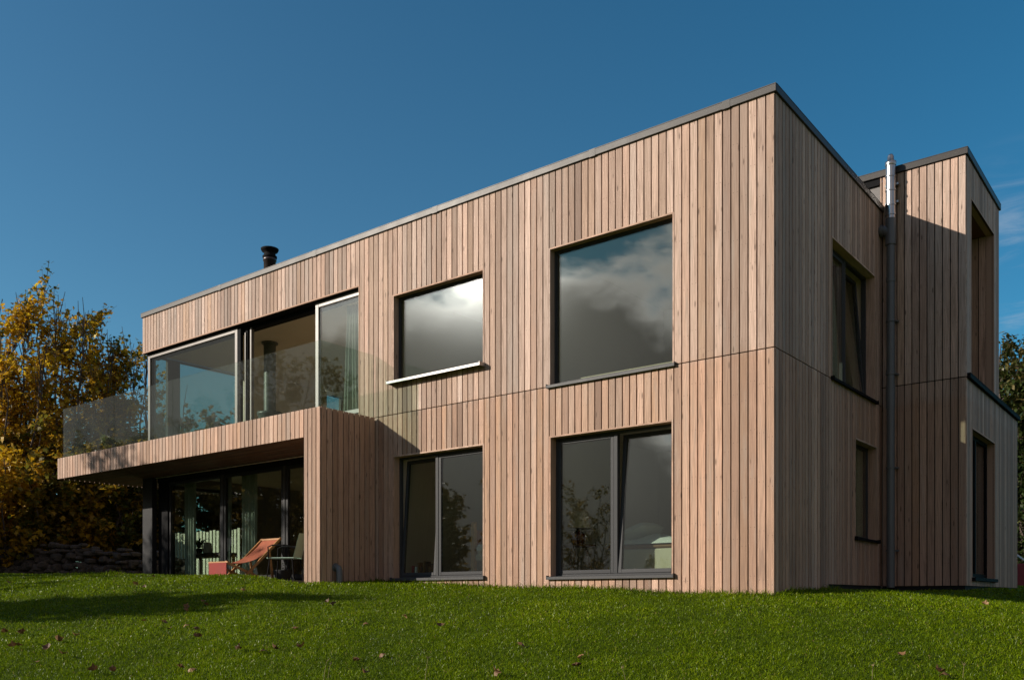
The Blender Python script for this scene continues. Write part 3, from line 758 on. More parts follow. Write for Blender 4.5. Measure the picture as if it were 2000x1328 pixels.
# terrace paving
mb = MB()
for i in range(13):
    for j in range(3): mb.box(-15.2 + i * .6, -14.606 + i * .6 - .0, -1.5 + j * .52, -.985 + j * .52, .16, .29 + random.uniform(-.002, .002), bev=.004)
tag(mb.build('terrace_paving', PAVE), kind='structure')

# ------------------------------------------------------------------ things on the terrace and in the rooms
FZ = .295
dc = local_empty('deck_chair', (-9.72, -.62, FZ), 'low wooden deck chair with terracotta canvas sling and red front panel on the terrace', 'deck chair')
def lb(name, mat, fn, parent, label=None):
    m_ = MB(); fn(m_); return m_.build(name, mat, parent, label)
hw = .27
def sling(s):
    prof = []
    P0, P1, P2 = Vector((0, -.56, .335)), Vector((0, .06, .26)), Vector((0, .52, .795))
    for i in range(15):
        a = i / 14; prof.append(P0 * (1 - a) ** 2 + P1 * 2 * a * (1 - a) + P2 * a * a)
    n = 9; vs = []
    for i, p in enumerate(prof):
        for k in range(n):
            q = k / (n - 1) * 2 - 1
            vs.append((q * (hw - .035), p.y, p.z - .018 * (1 - q * q) * math.sin(math.pi * i / 14)))
    F = [(i * n + k, i * n + k + 1, (i + 1) * n + k + 1, (i + 1) * n + k) for i in range(14) for k in range(n - 1)]
    top = vs; bot = [(a, b, c - .005) for a, b, c in vs]
    s.faces(top, F, smooth=True); s.faces(bot, [f[::-1] for f in F], smooth=True)
lb('sling', CANVAS, sling, dc)
for sx in (-1, 1):
    lb('back_rail', TEAK, lambda s: s.bar((sx * hw, .55, .815), (sx * hw, -.34, .0), .028, .045), dc)
    lb('seat_rail', TEAK, lambda s: s.bar((sx * (hw - .045), -.60, .345), (sx * (hw - .045), .34, .0), .028, .045), dc)
    lb('prop_leg', TEAK, lambda s: s.bar((sx * (hw + .03), .27, .56), (sx * (hw + .03), .36, .0), .024, .04), dc)
lb('head_bar', TEAK, lambda s: s.bar((-hw - .02, .53, .805), (hw + .02, .53, .805), .045, .03), dc)
lb('front_bar', TEAK, lambda s: s.bar((-hw - .02, -.585, .343), (hw + .02, -.585, .343), .04, .028), dc)
for yy in (.345, -.31): lb('foot_bar', TEAK, lambda s: s.bar((-hw, yy, .03), (hw, yy, .03), .03), dc)
lb('front_panel', CANVASR, lambda s: s.box(-hw + .005, hw - .005, -.612, -.604, .02, .335, bev=.002), dc)

gc = local_empty('garden_chair', (-8.74, -.52, FZ), 'mint green metal garden armchair beside the fin wall', 'garden chair', rz=R(-58))
def back(s):
    n = 8; vs = []
    for i in range(9):
        a = i / 8
        for k in range(n):
            q = k / (n - 1) * 2 - 1
            vs.append((q * .21 * (1 - .15 * a * a), .22 + .10 * a + .05 * (1 - q * q), .42 + .42 * a))
    F = [(i * n + k, i * n + k + 1, (i + 1) * n + k + 1, (i + 1) * n + k) for i in range(8) for k in range(n - 1)]
    s.faces(vs, F, smooth=True); s.faces([(a, b + .008, c) for a, b, c in vs], [f[::-1] for f in F], smooth=True)
lb('backrest', MINT, back, gc)
lb('seat', MINT, lambda s: (s.box(-.22, .22, -.24, .24, .40, .42, bev=.008), s.tube([(-.22, -.24, .41), (.22, -.24, .41)], .014, 8)), gc)
for sx in (-1, 1):
    lb('arm_rest', BLACK, lambda s: s.tube([(sx * .23, .26, .58), (sx * .25, .1, .63), (sx * .25, -.14, .63), (sx * .24, -.22, .60), (sx * .22, -.22, .41)], .012, 8), gc)
    for sy in (-1, 1): lb('leg', BLACK, lambda s: s.tube([(sx * .20, sy * .2, .41), (sx * .24, sy * .25, .0)], .012, 8), gc)

pt = local_empty('plant_pot', (-9.22, -.20, FZ), 'black planter with a few small pale leaves between the two terrace chairs', 'plant pot')
lb('pot', CHAR, lambda s: s.lathe((0, 0, 0), [(.12, 0), (.165, .20), (.17, .22), (.15, .22), (.14, .18)], 18), pt)
def sprigs(s):
    for i in range(26):
        a = random.uniform(0, 6.28); r = random.uniform(.02, .17); z = random.uniform(.2, .36)
        c = Vector((r * math.cos(a), r * math.sin(a), z)); d = Vector((math.cos(a), math.sin(a), random.uniform(-.4, .8))).normalized() * .04
        q = d.cross(Vector((0, 0, 1))).normalized() * .014
        s.poly([c - d, c + q, c + d, c - q], .5)
lb('leaves', GREENP, sprigs, pt)

def curtain(x0, x1, y, z0, z1, mat, label, waves=6, axis='x', gather=1.0, amp=.035):
    m_ = MB(); n = waves * 8; mz = 10; vs = []
    c = (x0 + x1) / 2
    for i in range(mz + 1):
        a = i / mz
        for k in range(n + 1):
            q = k / n
            sp = gather + (1 - gather) * (1 - a)
            x = c + (x0 + (x1 - x0) * q - c) * sp
            vs.append((x, y + amp * math.sin(q * waves * 2 * math.pi + .4 * math.sin(a * 3)) + .012 * math.sin(q * 17 + a * 2), z0 + (z1 - z0) * a))
    F = [(i * (n + 1) + k, i * (n + 1) + k + 1, (i + 1) * (n + 1) + k + 1, (i + 1) * (n + 1) + k) for i in range(mz) for k in range(n)]
    m_.faces(vs, F, smooth=True)
    m_.faces([(a, b + .004, c_) for a, b, c_ in vs], [f[::-1] for f in F], smooth=True)
    o = m_.build('curtain', mat)
    return tag(o, label, 'curtain')
curtain(-8.32, -7.62, .42, 3.22, 5.26, CURTW, 'pale sheer curtain behind the bright framed upper sliding door', 6, gather=.55, amp=.045)
curtain(-13.45, -13.02, .45, .33, 2.6, CURT, 'green grey curtain at the far left of the ground floor glazing', 4)
curtain(-11.98, -11.74, .45, .33, 2.6, CURT, 'green grey curtain just left of the first ground floor door post', 3)
curtain(-11.40, -10.88, .45, .33, 2.6, CURT, 'wide green grey curtain just right of the first ground floor door post', 5)
m_ = MB()
o = curtain(-.15, 1.0, .0, 3.25, 5.0, CURTW, 'pale curtain inside the upper gable window', 5, gather=.6)
o.rotation_euler = (0, 0, R(90)); o.location = (-.5, 2.75, 0)

sp_ = MB(); sp_.tube([(cx, cy, 3.9), (cx, cy, 5.36)], .125, 24); sp_.tube([(cx, cy, 4.48), (cx, cy, 4.52)], .13, 24); sp_.tube([(cx, cy, 5.33), (cx, cy, 5.355)], .17, 24)
stove = empty('wood_stove', (cx, cy, 3.2), 'dark green cylindrical wood stove with tall flue pipe in the upper room', 'stove')
sp_.build('flue_pipe', STOVE, stove)
m_ = MB(); m_.lathe((cx, cy, 3.2), [(.26, 0), (.26, .06), (.24, .08), (.24, .62), (.26, .64), (.26, .69), (.1, .70)], 26); m_.build('stove_body', STOVE, stove)

# slatted cream screen, table and plant in the ground floor room
sc_ = empty('slatted_fence', (-16.8, 3.0, .4), 'sunlit cream slatted fence seen through the glazed ground floor corner', 'fence')
m_ = MB()
for i in range(24): m_.box(-18.6 + i * .15, -18.6 + i * .15 + .095, 2.98, 3.0, .38, 1.74 + .02 * math.sin(i * 1.7))
m_.build('slats', CREAM, sc_)
for z in (.62, 1.5): m_ = MB(); m_.box(-18.65, -15.0, 3.005, 3.05, z, z + .08); m_.build('rail', DARKW, sc_)
tb = empty('low_table', (-13.3, 1.0, .3), 'dark low table in the ground floor corner in front of the slatted fence', 'table')
m_ = MB(); m_.box(-13.98, -12.6, .8, 1.2, .90, .99, bev=.006); m_.build('tabletop', DARKW, tb)
for sx in (-13.92, -12.66):
    for sy in (.86, 1.14): m_ = MB(); m_.box(sx - .025, sx + .025, sy - .025, sy + .025, .3, .90); m_.build('leg', DARKW, tb)
lp = empty('white_lantern', (-13.35, .95, .99), 'small white lantern standing on the dark low table', 'lantern')
m_ = MB(); m_.lathe((-13.35, .95, .99), [(.09, 0), (.10, .01), (.085, .22), (.05, .24), (0, .245)], 18); m_.build('lantern_body', WHITE, lp)
hp = empty('house_plant', (-13.7, .95, .99), 'dark strap leaved house plant on the low table', 'house plant')
m_ = MB(); m_.lathe((-13.7, .95, .99), [(.07, 0), (.09, .12), (.08, .12)], 14); m_.build('pot', CHAR, hp)
m_ = MB()
for i in range(18):
    a = random.uniform(0, 6.28); ln = random.uniform(.25, .5); up = random.uniform(.3, 1.0)
    d = Vector((math.cos(a) * .8, math.sin(a) * .6, 0)); q = Vector((-d.y, d.x, 0)).normalized() * .022
    pts = [Vector((-13.7, .95, 1.10)) + d * ln * t_ + Vector((0, 0, ln * up * (t_ * 1.7 - t_ * t_ * 1.1))) for t_ in (0, .25, .5, .75, 1)]
    pts = [Vector((max(p_.x, -13.98), p_.y, p_.z)) for p_ in pts]
    wds = (.4, 1, 1, .7, .05)
    for k in range(4): m_.poly([pts[k] - q * wds[k], pts[k] + q * wds[k], pts[k + 1] + q * wds[k + 1], pts[k + 1] - q * wds[k + 1]])
m_.build('leaves', GREENP, hp)
m_ = MB(); m_.box(-10.72, -10.60, .95, .98, .95, 1.75, bev=.004); m_.box(-10.70, -10.62, .95, .98, .3, .95)
tag(m_.build('white_post', CREAM), 'cream post standing in sun behind the middle ground floor door', 'post')
m_ = MB(); m_.box(-9.0, -8.35, .75, 1.35, .3, .74, bev=.05); m_.box(-9.0, -8.35, 1.2, 1.4, .70, 1.15, bev=.05)
tag(m_.build('armchair', RUST), 'rust red armchair inside the right ground floor door', 'armchair')

# bedroom behind the right ground floor window
bd = empty('bed', (-2.0, 1.9, .3), 'bed with cream base and white duvet behind the bedroom window', 'bed')
def bdh(name, mat, *a, **k):
    m_ = MB(); m_.box(*a, **k); return m_.build(name, mat, bd)
bdh('divan_base', DIVAN, -3.12, -.45, 1.2, 2.85, .33, .74, bev=.02); bdh('mattress', BOOKB, -3.14, -.43, 1.18, 2.87, .745, .80, bev=.02)
m_ = MB(); n = 16; vs = []
for i in range(n + 1):
    for k in range(n + 1):
        x = -3.16 + 2.74 * i / n; y = 1.15 + 1.75 * k / n
        e = min(1, 5 * min(i / n, 1 - i / n, k / n, 1 - k / n))
        vs.append((x, y, .81 + .13 * math.sqrt(e) + .05 * math.sin(i * 1.3 + k * .8) * e + .05 * math.exp(-((i - 12) ** 2 + (k - 5) ** 2) / 10)))
m_.faces(vs, [(i * (n + 1) + k, (i + 1) * (n + 1) + k, (i + 1) * (n + 1) + k + 1, i * (n + 1) + k + 1) for i in range(n) for k in range(n)], smooth=True)
m_.build('duvet', LINEN, bd)
def pillow(name, c, sx, sy, sz, mat, label, rot=(0, 0, 0), cat='pillow'):
    m_ = MB(); n = 12; vs = []; F = []
    for s in (1, -1):
        o = len(vs)
        for i in range(n + 1):
            for k in range(n + 1):
                a = i / n * 2 - 1; b = k / n * 2 - 1
                h = (max(0, 1 - a ** 4) * max(0, 1 - b ** 4)) ** .5
                vs.append((a * sx * (1 - .06 * b * b), b * sy * (1 - .06 * a * a), s * sz * h))
        F += [(o + i * (n + 1) + k, o + (i + 1) * (n + 1) + k, o + (i + 1) * (n + 1) + k + 1, o + i * (n + 1) + k + 1)[::s] for i in range(n) for k in range(n)]
    m_.faces(vs, F, smooth=True); o = m_.build(name, mat); o.location = c; o.rotation_euler = rot
    return tag(o, label, cat)
pillow('pillow', (-2.85, 1.75, 1.03), .24, .36, .10, LINEN, 'white pillow at the lamp end of the bed', (0, R(-20), 0))
pillow('cushion', (-2.25, 2.45, 1.19), .22, .25, .07, CHAR, 'dark square cushion propped upright on the bed', (R(78), 0, R(8)), 'cushion')
tbl = empty('bedside_table', (-3.58, 1.05, .3), 'round wooden bedside table on thin legs under the lamp', 'table')
LX, LY = -3.58, 1.05
m_ = MB(); m_.lathe((LX, LY, .3), [(0, .50), (.27, .50), (.275, .51), (.275, .525), (0, .53)], 24); m_.build('tabletop', BOOKB, tbl)
for k in range(3):
    a = k * 2.094 + .4; m_ = MB(); m_.tube([(LX + .12 * math.cos(a), LY + .12 * math.sin(a), .80), (LX + .24 * math.cos(a), LY + .24 * math.sin(a), .3)], .012, 6); m_.build('leg', BOOKB, tbl)
la = empty('table_lamp', (LX, LY, .83), 'table lamp with round dark red base and cream drum shade', 'lamp')
m_ = MB(); m_.lathe((LX, LY, .83), [(.05, 0), (.09, .02), (.115, .09), (.105, .16), (.06, .20), (.02, .22), (.015, .28)], 22); m_.build('lamp_base', DARKRED, la)
m_ = MB(); m_.lathe((LX, LY, 1.08), [(.18, 0), (.155, .26), (.153, .26), (.178, 0)], 26); m_.build('lamp_shade', SHADE, la)
# room behind the window next to the balcony
b2 = empty('pine_bed', (-4.6, 1.4, .3), 'pine framed bed with pale bedding behind the half shaded window', 'bed')
for x, y, h_ in ((-5.62, .95, .98), (-5.62, 2.3, .98)): m_ = MB(); m_.box(x - .04, x + .04, y - .04, y + .04, .3, .3 + h_, bev=.008); m_.build('bed_post', PINE, b2)
m_ = MB(); m_.box(-5.64, -5.60, .99, 2.26, .9, 1.15); m_.build('headboard', RUST, b2)
m_ = MB(); m_.box(-5.58, -4.15, .92, 2.33, .62, .74, bev=.03); m_.build('mattress', DIVAN, b2)
m_ = MB(); m_.box(-5.56, -4.14, .90, 2.35, .745, .90, bev=.05); m_.build('duvet', LINEN, b2)
pillow('pillow', (-4.75, 1.0, .96), .28, .20, .09, LINEN, 'white pillow in a patch of sun on the pine bed', (R(15), 0, R(10)))
m_ = MB(); m_.box(-6.45, -5.75, .22, .34, .325, .36); m_.box(-6.45, -5.75, .345, .36, .29, .36)
tag(m_.build('window_shelf', DARKW), 'dark inner shelf behind the tilted sash', 'shelf')
x = -6.38
for i in range(9):
    wd = random.uniform(.025, .05); hh = random.uniform(.16, .26)
    m_ = MB(); m_.box(x, x + wd, .24, .335, .361, .361 + hh, bev=.003)
    mat_ = (BOOKR, WHITE, BOOKB, CHAR, BOOKB, CHAR, BOOKB, CHAR, CHAR)[i]
    nm = {'red_book_cloth': 'red', 'white_paint': 'white', 'brown_book_cloth': 'brown', 'charcoal_cloth': 'black'}[mat_.name]
    places = ['at the left end', 'second from the left', 'beside the white book', 'fourth from the left', 'fifth from the left', 'sixth from the left', 'seventh from the left', 'second from the right end', 'at the right end']
    tag(m_.build('book', mat_), f'{nm} book {places[i]} of the row behind the tilted sash', 'book', 'books on the window shelf'); x += wd + random.uniform(.006, .03)

# red chest by the far corner of the wing
rc = empty('garden_chest', (1.0, 16.2, .2), 'red garden chest with pale slats leaning on its lid beyond the wing', 'chest')
zc = gz(1.0, 16.2)
m_ = MB(); m_.box(-.2, 2.0, 15.8, 16.6, zc - .2, zc + .62, bev=.02); m_.build('chest_box', REDP, rc)
m_ = MB()
for i in range(4): m_.bar((.05 + i * .28, 15.9, zc + .86), (.40 + i * .28, 15.76, zc + .60), .05, .03)
m_.build('slats', WHITE, rc)

# ------------------------------------------------------------------ stone wall
def blob(s, c, rx, ry, rz, tint):
    n, mq = 7, 5; vs = []; ph = [random.uniform(0, 6.28) for _ in range(4)]; ra = random.uniform(0, 6.28)
    for i in range(mq + 1):
        th = math.pi * i / mq
        for k in range(n):
            a = 2 * math.pi * k / n
            r = 1 + .16 * math.sin(2 * a + ph[0]) + .12 * math.sin(3 * a + ph[1] + th) + .08 * math.sin(5 * th + ph[2])
            x, y, z = math.sin(th) * math.cos(a) * r, math.sin(th) * math.sin(a) * r, math.cos(th)
            x, y, z = [math.copysign(abs(q) ** .7, q) for q in (x, y, z)]
            vs.append((c[0] + rx * (x * math.cos(ra * .1) - y * .1), c[1] + ry * (y + x * .1), c[2] + rz * (z + .12 * x * math.sin(ra))))
    s.faces(vs, [(i * n + k, i * n + (k + 1) % n, (i + 1) * n + (k + 1) % n, (i + 1) * n + k) for i in range(mq) for k in range(n)], tint)
m_ = MB()
A0 = Vector((-23.2, -1.4)); A1 = Vector((-16.6, 3.7))
dv = (A1 - A0); Lw = dv.length; dv.normalize(); nv = Vector((dv.y, -dv.x))
s_ = 0
rows = [(0.0, .13), (.16, .11), (.31, .11), (.46, .10), (.60, .09), (.72, .08)]
for z0_, hz in rows:
    s_ = random.uniform(0, .2)
    while s_ < Lw:
        wd = random.choice((random.uniform(.08, .18), random.uniform(.15, .42)))
        prof = .52 + .30 * math.exp(-((s_ - 3.9) / 1.6) ** 2) - .0 * s_
        if z0_ < prof + random.uniform(-.06, .08):
            p = A0 + dv * (s_ + wd / 2) + nv * random.uniform(-.05, .05)
            blob(m_, (p.x, p.y, gz(p.x, p.y) + z0_ + random.uniform(-.06, .06)), wd * random.uniform(.45, .68), random.uniform(.13, .22), hz * random.uniform(.5, 1.15), random.random())
        s_ += wd
for i in range(26):
    s_ = random.uniform(1.5, 6.5); p = A0 + dv * s_ + nv * random.uniform(-.1, .1)
    blob(m_, (p.x, p.y, gz(p.x, p.y) + .62 + .22 * math.exp(-((s_ - 3.9) / 1.6) ** 2) + random.uniform(0, .08)), random.uniform(.07, .18), random.uniform(.07, .14), random.uniform(.04, .09), random.random())
tag(m_.build('dry_stone_wall', STONE), 'low rough dry stone wall in shade under the autumn trees', 'stone wall')

# ------------------------------------------------------------------ trees
def leaf_poly(s, c, d, up, size, tint, lobes=True):
    d = d.normalized(); q = d.cross(up)
    if q.length < 1e-3: q = d.cross(Vector((1, 0, 0)))
    q.normalize(); nrm = q.cross(d)
    if lobes:
        L_ = [(0, -.45), (.34, -.36), (.27, -.08), (.52, .12), (.22, .20), (0, .58), (-.22, .20), (-.52, .12), (-.27, -.08), (-.34, -.36)]
    else:
        L_ = [(0, -.5), (.28, -.1), (.2, .25), (0, .55), (-.2, .25), (-.28, -.1)]
    s.poly([c + q * a * size + d * b * size + nrm * (abs(a) * .35 * size) for a, b in L_], tint)

def tree(name, x, y, h, spread, nstem, nleaf, mat, label, cat='tree', group='trees', seed=1, leafsize=.11, bare_top=.0, lo=.12, tintf=None, lobes=True, upright=.75, trunk_r=.06, dens_top=.9, sub=(9, 14)):
    random.seed(seed)
    z0 = gz(x, y) - .05
    root = empty(name, (x, y, z0), label, cat, group)
    tr = MB(); tw = MB(); lf = MB(); tips = []
    base = Vector((x, y, z0))
    for i in range(nstem):
        a = 2 * math.pi * i / nstem + random.uniform(-.5, .5)
        lean = random.uniform(.25, 1.0) * spread
        hh = h * random.uniform(.72, 1.0) * (1 - .18 * lean / max(spread, .01) )
        p = base + Vector((math.cos(a), math.sin(a), 0)) * .12 * (nstem > 1)
        pts = [p]; K = 7
        for k in range(1, K + 1):
            f = k / K
            pts.append(base + Vector((math.cos(a) * lean * f ** .8, math.sin(a) * lean * f ** .8, hh * f)) + Vector((random.uniform(-1, 1), random.uniform(-1, 1), 0)) * .10 * h / 8)
        rr = [trunk_r * (1 - .9 * k / K) * (h / 8) + .004 for k in range(K + 1)]
        tr.tube(pts, rr, 7)
        nb = random.randint(*sub)
        for b in range(nb):
            f = lo + (1 - lo) * (b + random.random()) / nb
            kk = min(int(f * K), K - 1); q = pts[kk].lerp(pts[kk + 1], f * K - kk)
            ba = random.uniform(0, 6.28); bl = (1 - .72 * f) * h * random.uniform(.16, .34) * (.6 + spread / h * 1.4)
            el = random.uniform(.15, .8) * upright + .15
            d = Vector((math.cos(ba) * (1 - el * .6), math.sin(ba) * (1 - el * .6), el)).normalized()
            bp = [q]
            for k in range(1, 5):
                d = (d + Vector((random.uniform(-.2, .2), random.uniform(-.2, .2), .10 * upright))).normalized(); bp.append(bp[-1] + d * bl / 4)
            r0 = max(.006, rr[kk] * .45)
            tw.tube(bp, [r0, r0 * .8, r0 * .6, r0 * .4, .004], 5, cap=False)
            for k in range(1, 5):
                for _ in range(random.randint(1, 3)):
                    td = (d + Vector((random.uniform(-.9, .9), random.uniform(-.9, .9), random.uniform(-.3, .9)))).normalized(); tl = random.uniform(.2, .55) * h / 8
                    e0 = bp[k]; e1 = e0 + td * tl * .5 + Vector((0, 0, .02)); e2 = e0 + td * tl + Vector((0, 0, .06 * upright))
                    tw.tube([e0, e1, e2], [.006, .005, .003], 3, cap=False)
                    tips.append((e0, e1, e2, f))
        # bare top twigs
        if bare_top:
            for _ in range(8):
                q = pts[-1] - Vector((0, 0, random.uniform(.1, 1.3)))
                e = q + Vector((random.uniform(-.25, .25), random.uniform(-.25, .25), random.uniform(.5, bare_top)))
                m2 = q.lerp(e, .5) + Vector((random.uniform(-.05, .05), random.uniform(-.05, .05), 0))
                tw.tube([q, m2, e], [.016, .012, .007], 4, cap=False)
                if random.random() < .25:
                    for _k in range(14):
                        c_ = e.lerp(q, random.uniform(0, .35)) + Vector((random.gauss(0, .09), random.gauss(0, .09), random.gauss(0, .09)))
                        leaf_poly(lf, c_, Vector((random.uniform(-1, 1), random.uniform(-1, 1), random.uniform(-1, .2))), Vector((0, 0, 1)), leafsize * .8, random.uniform(0, .35), lobes)
    tot = len(tips)
    for i in range(nleaf):
        e0, e1, e2, f = tips[int(random.random() * tot) % tot]
        if random.random() > dens_top and f > .8: continue
        g = random.random()
        c_ = (e0.lerp(e1, g * 2) if g < .5 else e1.lerp(e2, g * 2 - 1)) + Vector((random.gauss(0, .10), random.gauss(0, .10), random.gauss(-.05, .09)))
        if tintf: tt = tintf(c_)
        else: tt = min(1, max(0, random.gauss(.5, .22)))
        leaf_poly(lf, c_, Vector((random.uniform(-1, 1), random.uniform(-1, 1), random.uniform(-1.2, .3))), Vector((random.uniform(-.5, .5), random.uniform(-.5, .5), 1)), leafsize * random.uniform(.7, 1.3), tt, lobes)
    tr.build('trunk', BARK, root); tw.build('branches', BARK, root); lf.build('crown', mat, root)
    return root

def at(px, d):
    """place by bearing and distance: returns ground x, y"""
    r = (px - 1000) / 1770 * d
    return CAM_XY[0] + r * .7862 - d * .618, CAM_XY[1] + r * .618 + d * .7862
def autumn_tint(bias):
    ph = random.uniform(0, 6)
    def f(c):
        clump = .5 + .5 * math.sin(c.x * 1.7 + ph) * math.sin(c.y * 1.9 + ph * 2) * math.sin(c.z * 1.6 + ph)
        return min(1, max(0, random.gauss(bias + .28 * (clump - .5), .17)))
    return f
random.seed(3)
TREES = [  # px, distance, height, spread, stems, leaves, bias, label, seed
 (112, 27.5, 9.5, 1.8, 8, 7600, .64, 'tallest golden autumn maple left of the balcony', 5),
 (12, 26.5, 8.9, 1.7, 7, 7000, .72, 'orange gold autumn maple at the left edge of the photo', 6),
 (205, 28.5, 8.9, 1.5, 7, 6800, .54, 'olive and bronze maple between the tall maple and the house', 7),
 (268, 29.5, 8.5, 1.6, 7, 7000, .48, 'darker brown maple close behind the glazed corner', 8),
 (55, 30.5, 8.4, 1.9, 6, 4500, .58, 'bronze maple standing behind the two golden ones', 9),
]
for px, d, hh, spr, ns, nl, bi, lbl, sd in TREES:
    x, y = at(px, d)
    tree('maple_tree', x, y, hh, spr, ns, nl, AUTUMN, lbl, 'tree', 'autumn maples by the stone wall', seed=sd, tintf=autumn_tint(bi), bare_top=1.5, dens_top=.75, leafsize=.14)
BUSH = [
 (5, 24.4, 4.2, 1.4, 'yellowing bush at the left end of the stone wall', 21, .60),
 (110, 25.2, 3.7, 1.3, 'dark green and gold bush behind the middle of the stone wall', 22, .34),
 (195, 25.6, 4.6, 1.3, 'orange leaved bush under the balcony end', 23, .52),
 (258, 26.0, 4.6, 1.3, 'dark bush behind the right end of the stone wall', 24, .16),
 (320, 27.0, 4.8, 1.5, 'dark bush hidden mostly by the house corner', 25, .12),
 (60, 26.6, 5.2, 1.7, 'tall dark bush between the left maples', 26, .32)]
for px, d, hh, spr, lbl, sd, bi in BUSH:
    x, y = at(px, d)
    tree('garden_bush', x, y, hh, spr, 9, 6500, AUTUMN, lbl, 'bush', 'bushes behind the stone wall', seed=sd, tintf=autumn_tint(bi), lo=.03, leafsize=.15, trunk_r=.07, sub=(10, 14))
# evergreen hedge trees right of the wing
for px, d, hh, lbl, sd in ((1995, 25.5, 8.2, 'bushy conifer with brownish tips right behind the wing', 31), (2045, 26.5, 9.0, 'taller conifer at the right edge of the photo', 32), (1955, 27.5, 7.7, 'conifer mostly hidden by the wing', 33)):
    x, y = at(px, d)
    tree('conifer_tree', x, y, hh, 1.0, 6, 15000, CONIF, lbl, 'conifer', 'conifers behind the wing', seed=sd, leafsize=.15, lo=.02, lobes=False, upright=.6,
         tintf=lambda c: min(1, max(0, random.gauss(.36 + max(0, c.z - 3.5) * .13, .22))), sub=(16, 22), trunk_r=.08)
# trees in the garden to the south-west: they throw the shadows on lawn and fascia and show in the glass
for x, y, hh, spr, ns, nl, lbl, sd in (
 (-15.6, -10.9, 4.3, .8, 4, 2200, 'young tree on the lawn mirrored in the half shaded window', 41),
 (-22.2, -11.4, 9.6, 2.5, 9, 5600, 'loose crowned tree that dapples the balcony fascia', 42),
 (-27.0, -13.0, 10.0, 2.2, 5, 4000, 'tall garden tree west of the lawn', 43),
 (-14.5, -25.0, 8.2, 2.2, 6, 4200, 'broad tree at the bottom of the garden mirrored in the bedroom window', 44),
 (-21.0, -27.0, 8.6, 2.2, 6, 2000, 'bushy tree at the far bottom corner of the garden', 45),
 (-30.0, -22.0, 9.0, 2.4, 5, 3800, 'large tree along the western boundary', 46),
 (-8.5, -30.0, 6.5, 2.2, 5, 3600, 'low spreading tree at the end of the garden', 47),
 (-33.0, -6.0, 7.2, 2.0, 5, 2600, 'tree shading the stone wall from the west', 48),
 (-27.0, -4.6, 5.6, 1.8, 7, 5200, 'shrubby tree just west of the stone wall', 49),
 (-24.2, -5.2, 4.4, 1.6, 7, 5200, 'rounded shrub that shades the stone wall', 50),
 (-31.0, -16.5, 9.0, 2.6, 7, 5600, 'dense tree mirrored in the ground floor doors', 52),
 (-36.0, -19.0, 10.0, 3.0, 7, 5600, 'broad dense tree far to the south west', 53),
 (-18.4, -11.4, 6.6, 1.1, 5, 1700, 'slim loose tree that dapples the terrace and the fin wall', 57),
 (9.2, 4.6, 7.0, 1.9, 6, 5200, 'unseen leafy tree added east of the gable end to dim it', 58),  # this and the next tree are unseen, added to cut light on the gable
 (10.8, -0.5, 7.6, 2.1, 6, 5200, 'unseen tall leafy tree added east of the lawn to dim the gable', 59),
 (-12.1, -10.5, 5.3, 1.05, 8, 8000, 'dense young tree that throws the long shadow on the lawn', 56),
 (-33.0, -12.4, 8.0, 2.6, 8, 9000, 'dense russet tree mirrored in the left ground floor door', 60),
 (-38.0, -15.2, 9.0, 3.0, 8, 9000, 'very dense tree far beyond the lawn to the south west', 61),
 (-18.6, 6.0, 5.6, 1.6, 9, 13000, 'olive shrub tree behind the slatted fence', 62),
 (-21.2, 7.4, 6.2, 1.7, 9, 13000, 'taller tree seen through the glazed corner room', 63),
 (-16.8, 8.6, 5.4, 1.7, 9, 13000, 'russet tree north of the glazed corner room', 64),
 (9.5, 9.5, 6.5, 2.0, 6, 5200, 'leafy tree east of the wing, mirrored in its tall window', 54),
 (12.5, 15.0, 7.5, 2.2, 6, 5200, 'larger leafy tree east of the house', 55)):
    tree('garden_tree', x, y, hh, spr, ns, nl, GREENL if x > 0 else RUSSET, lbl, 'tree', 'garden trees to the south west', seed=sd, leafsize=.24 if x < -29 else .19 if y > 5 else .15, lo=.05 if x < -29 or y > 5 else .2)

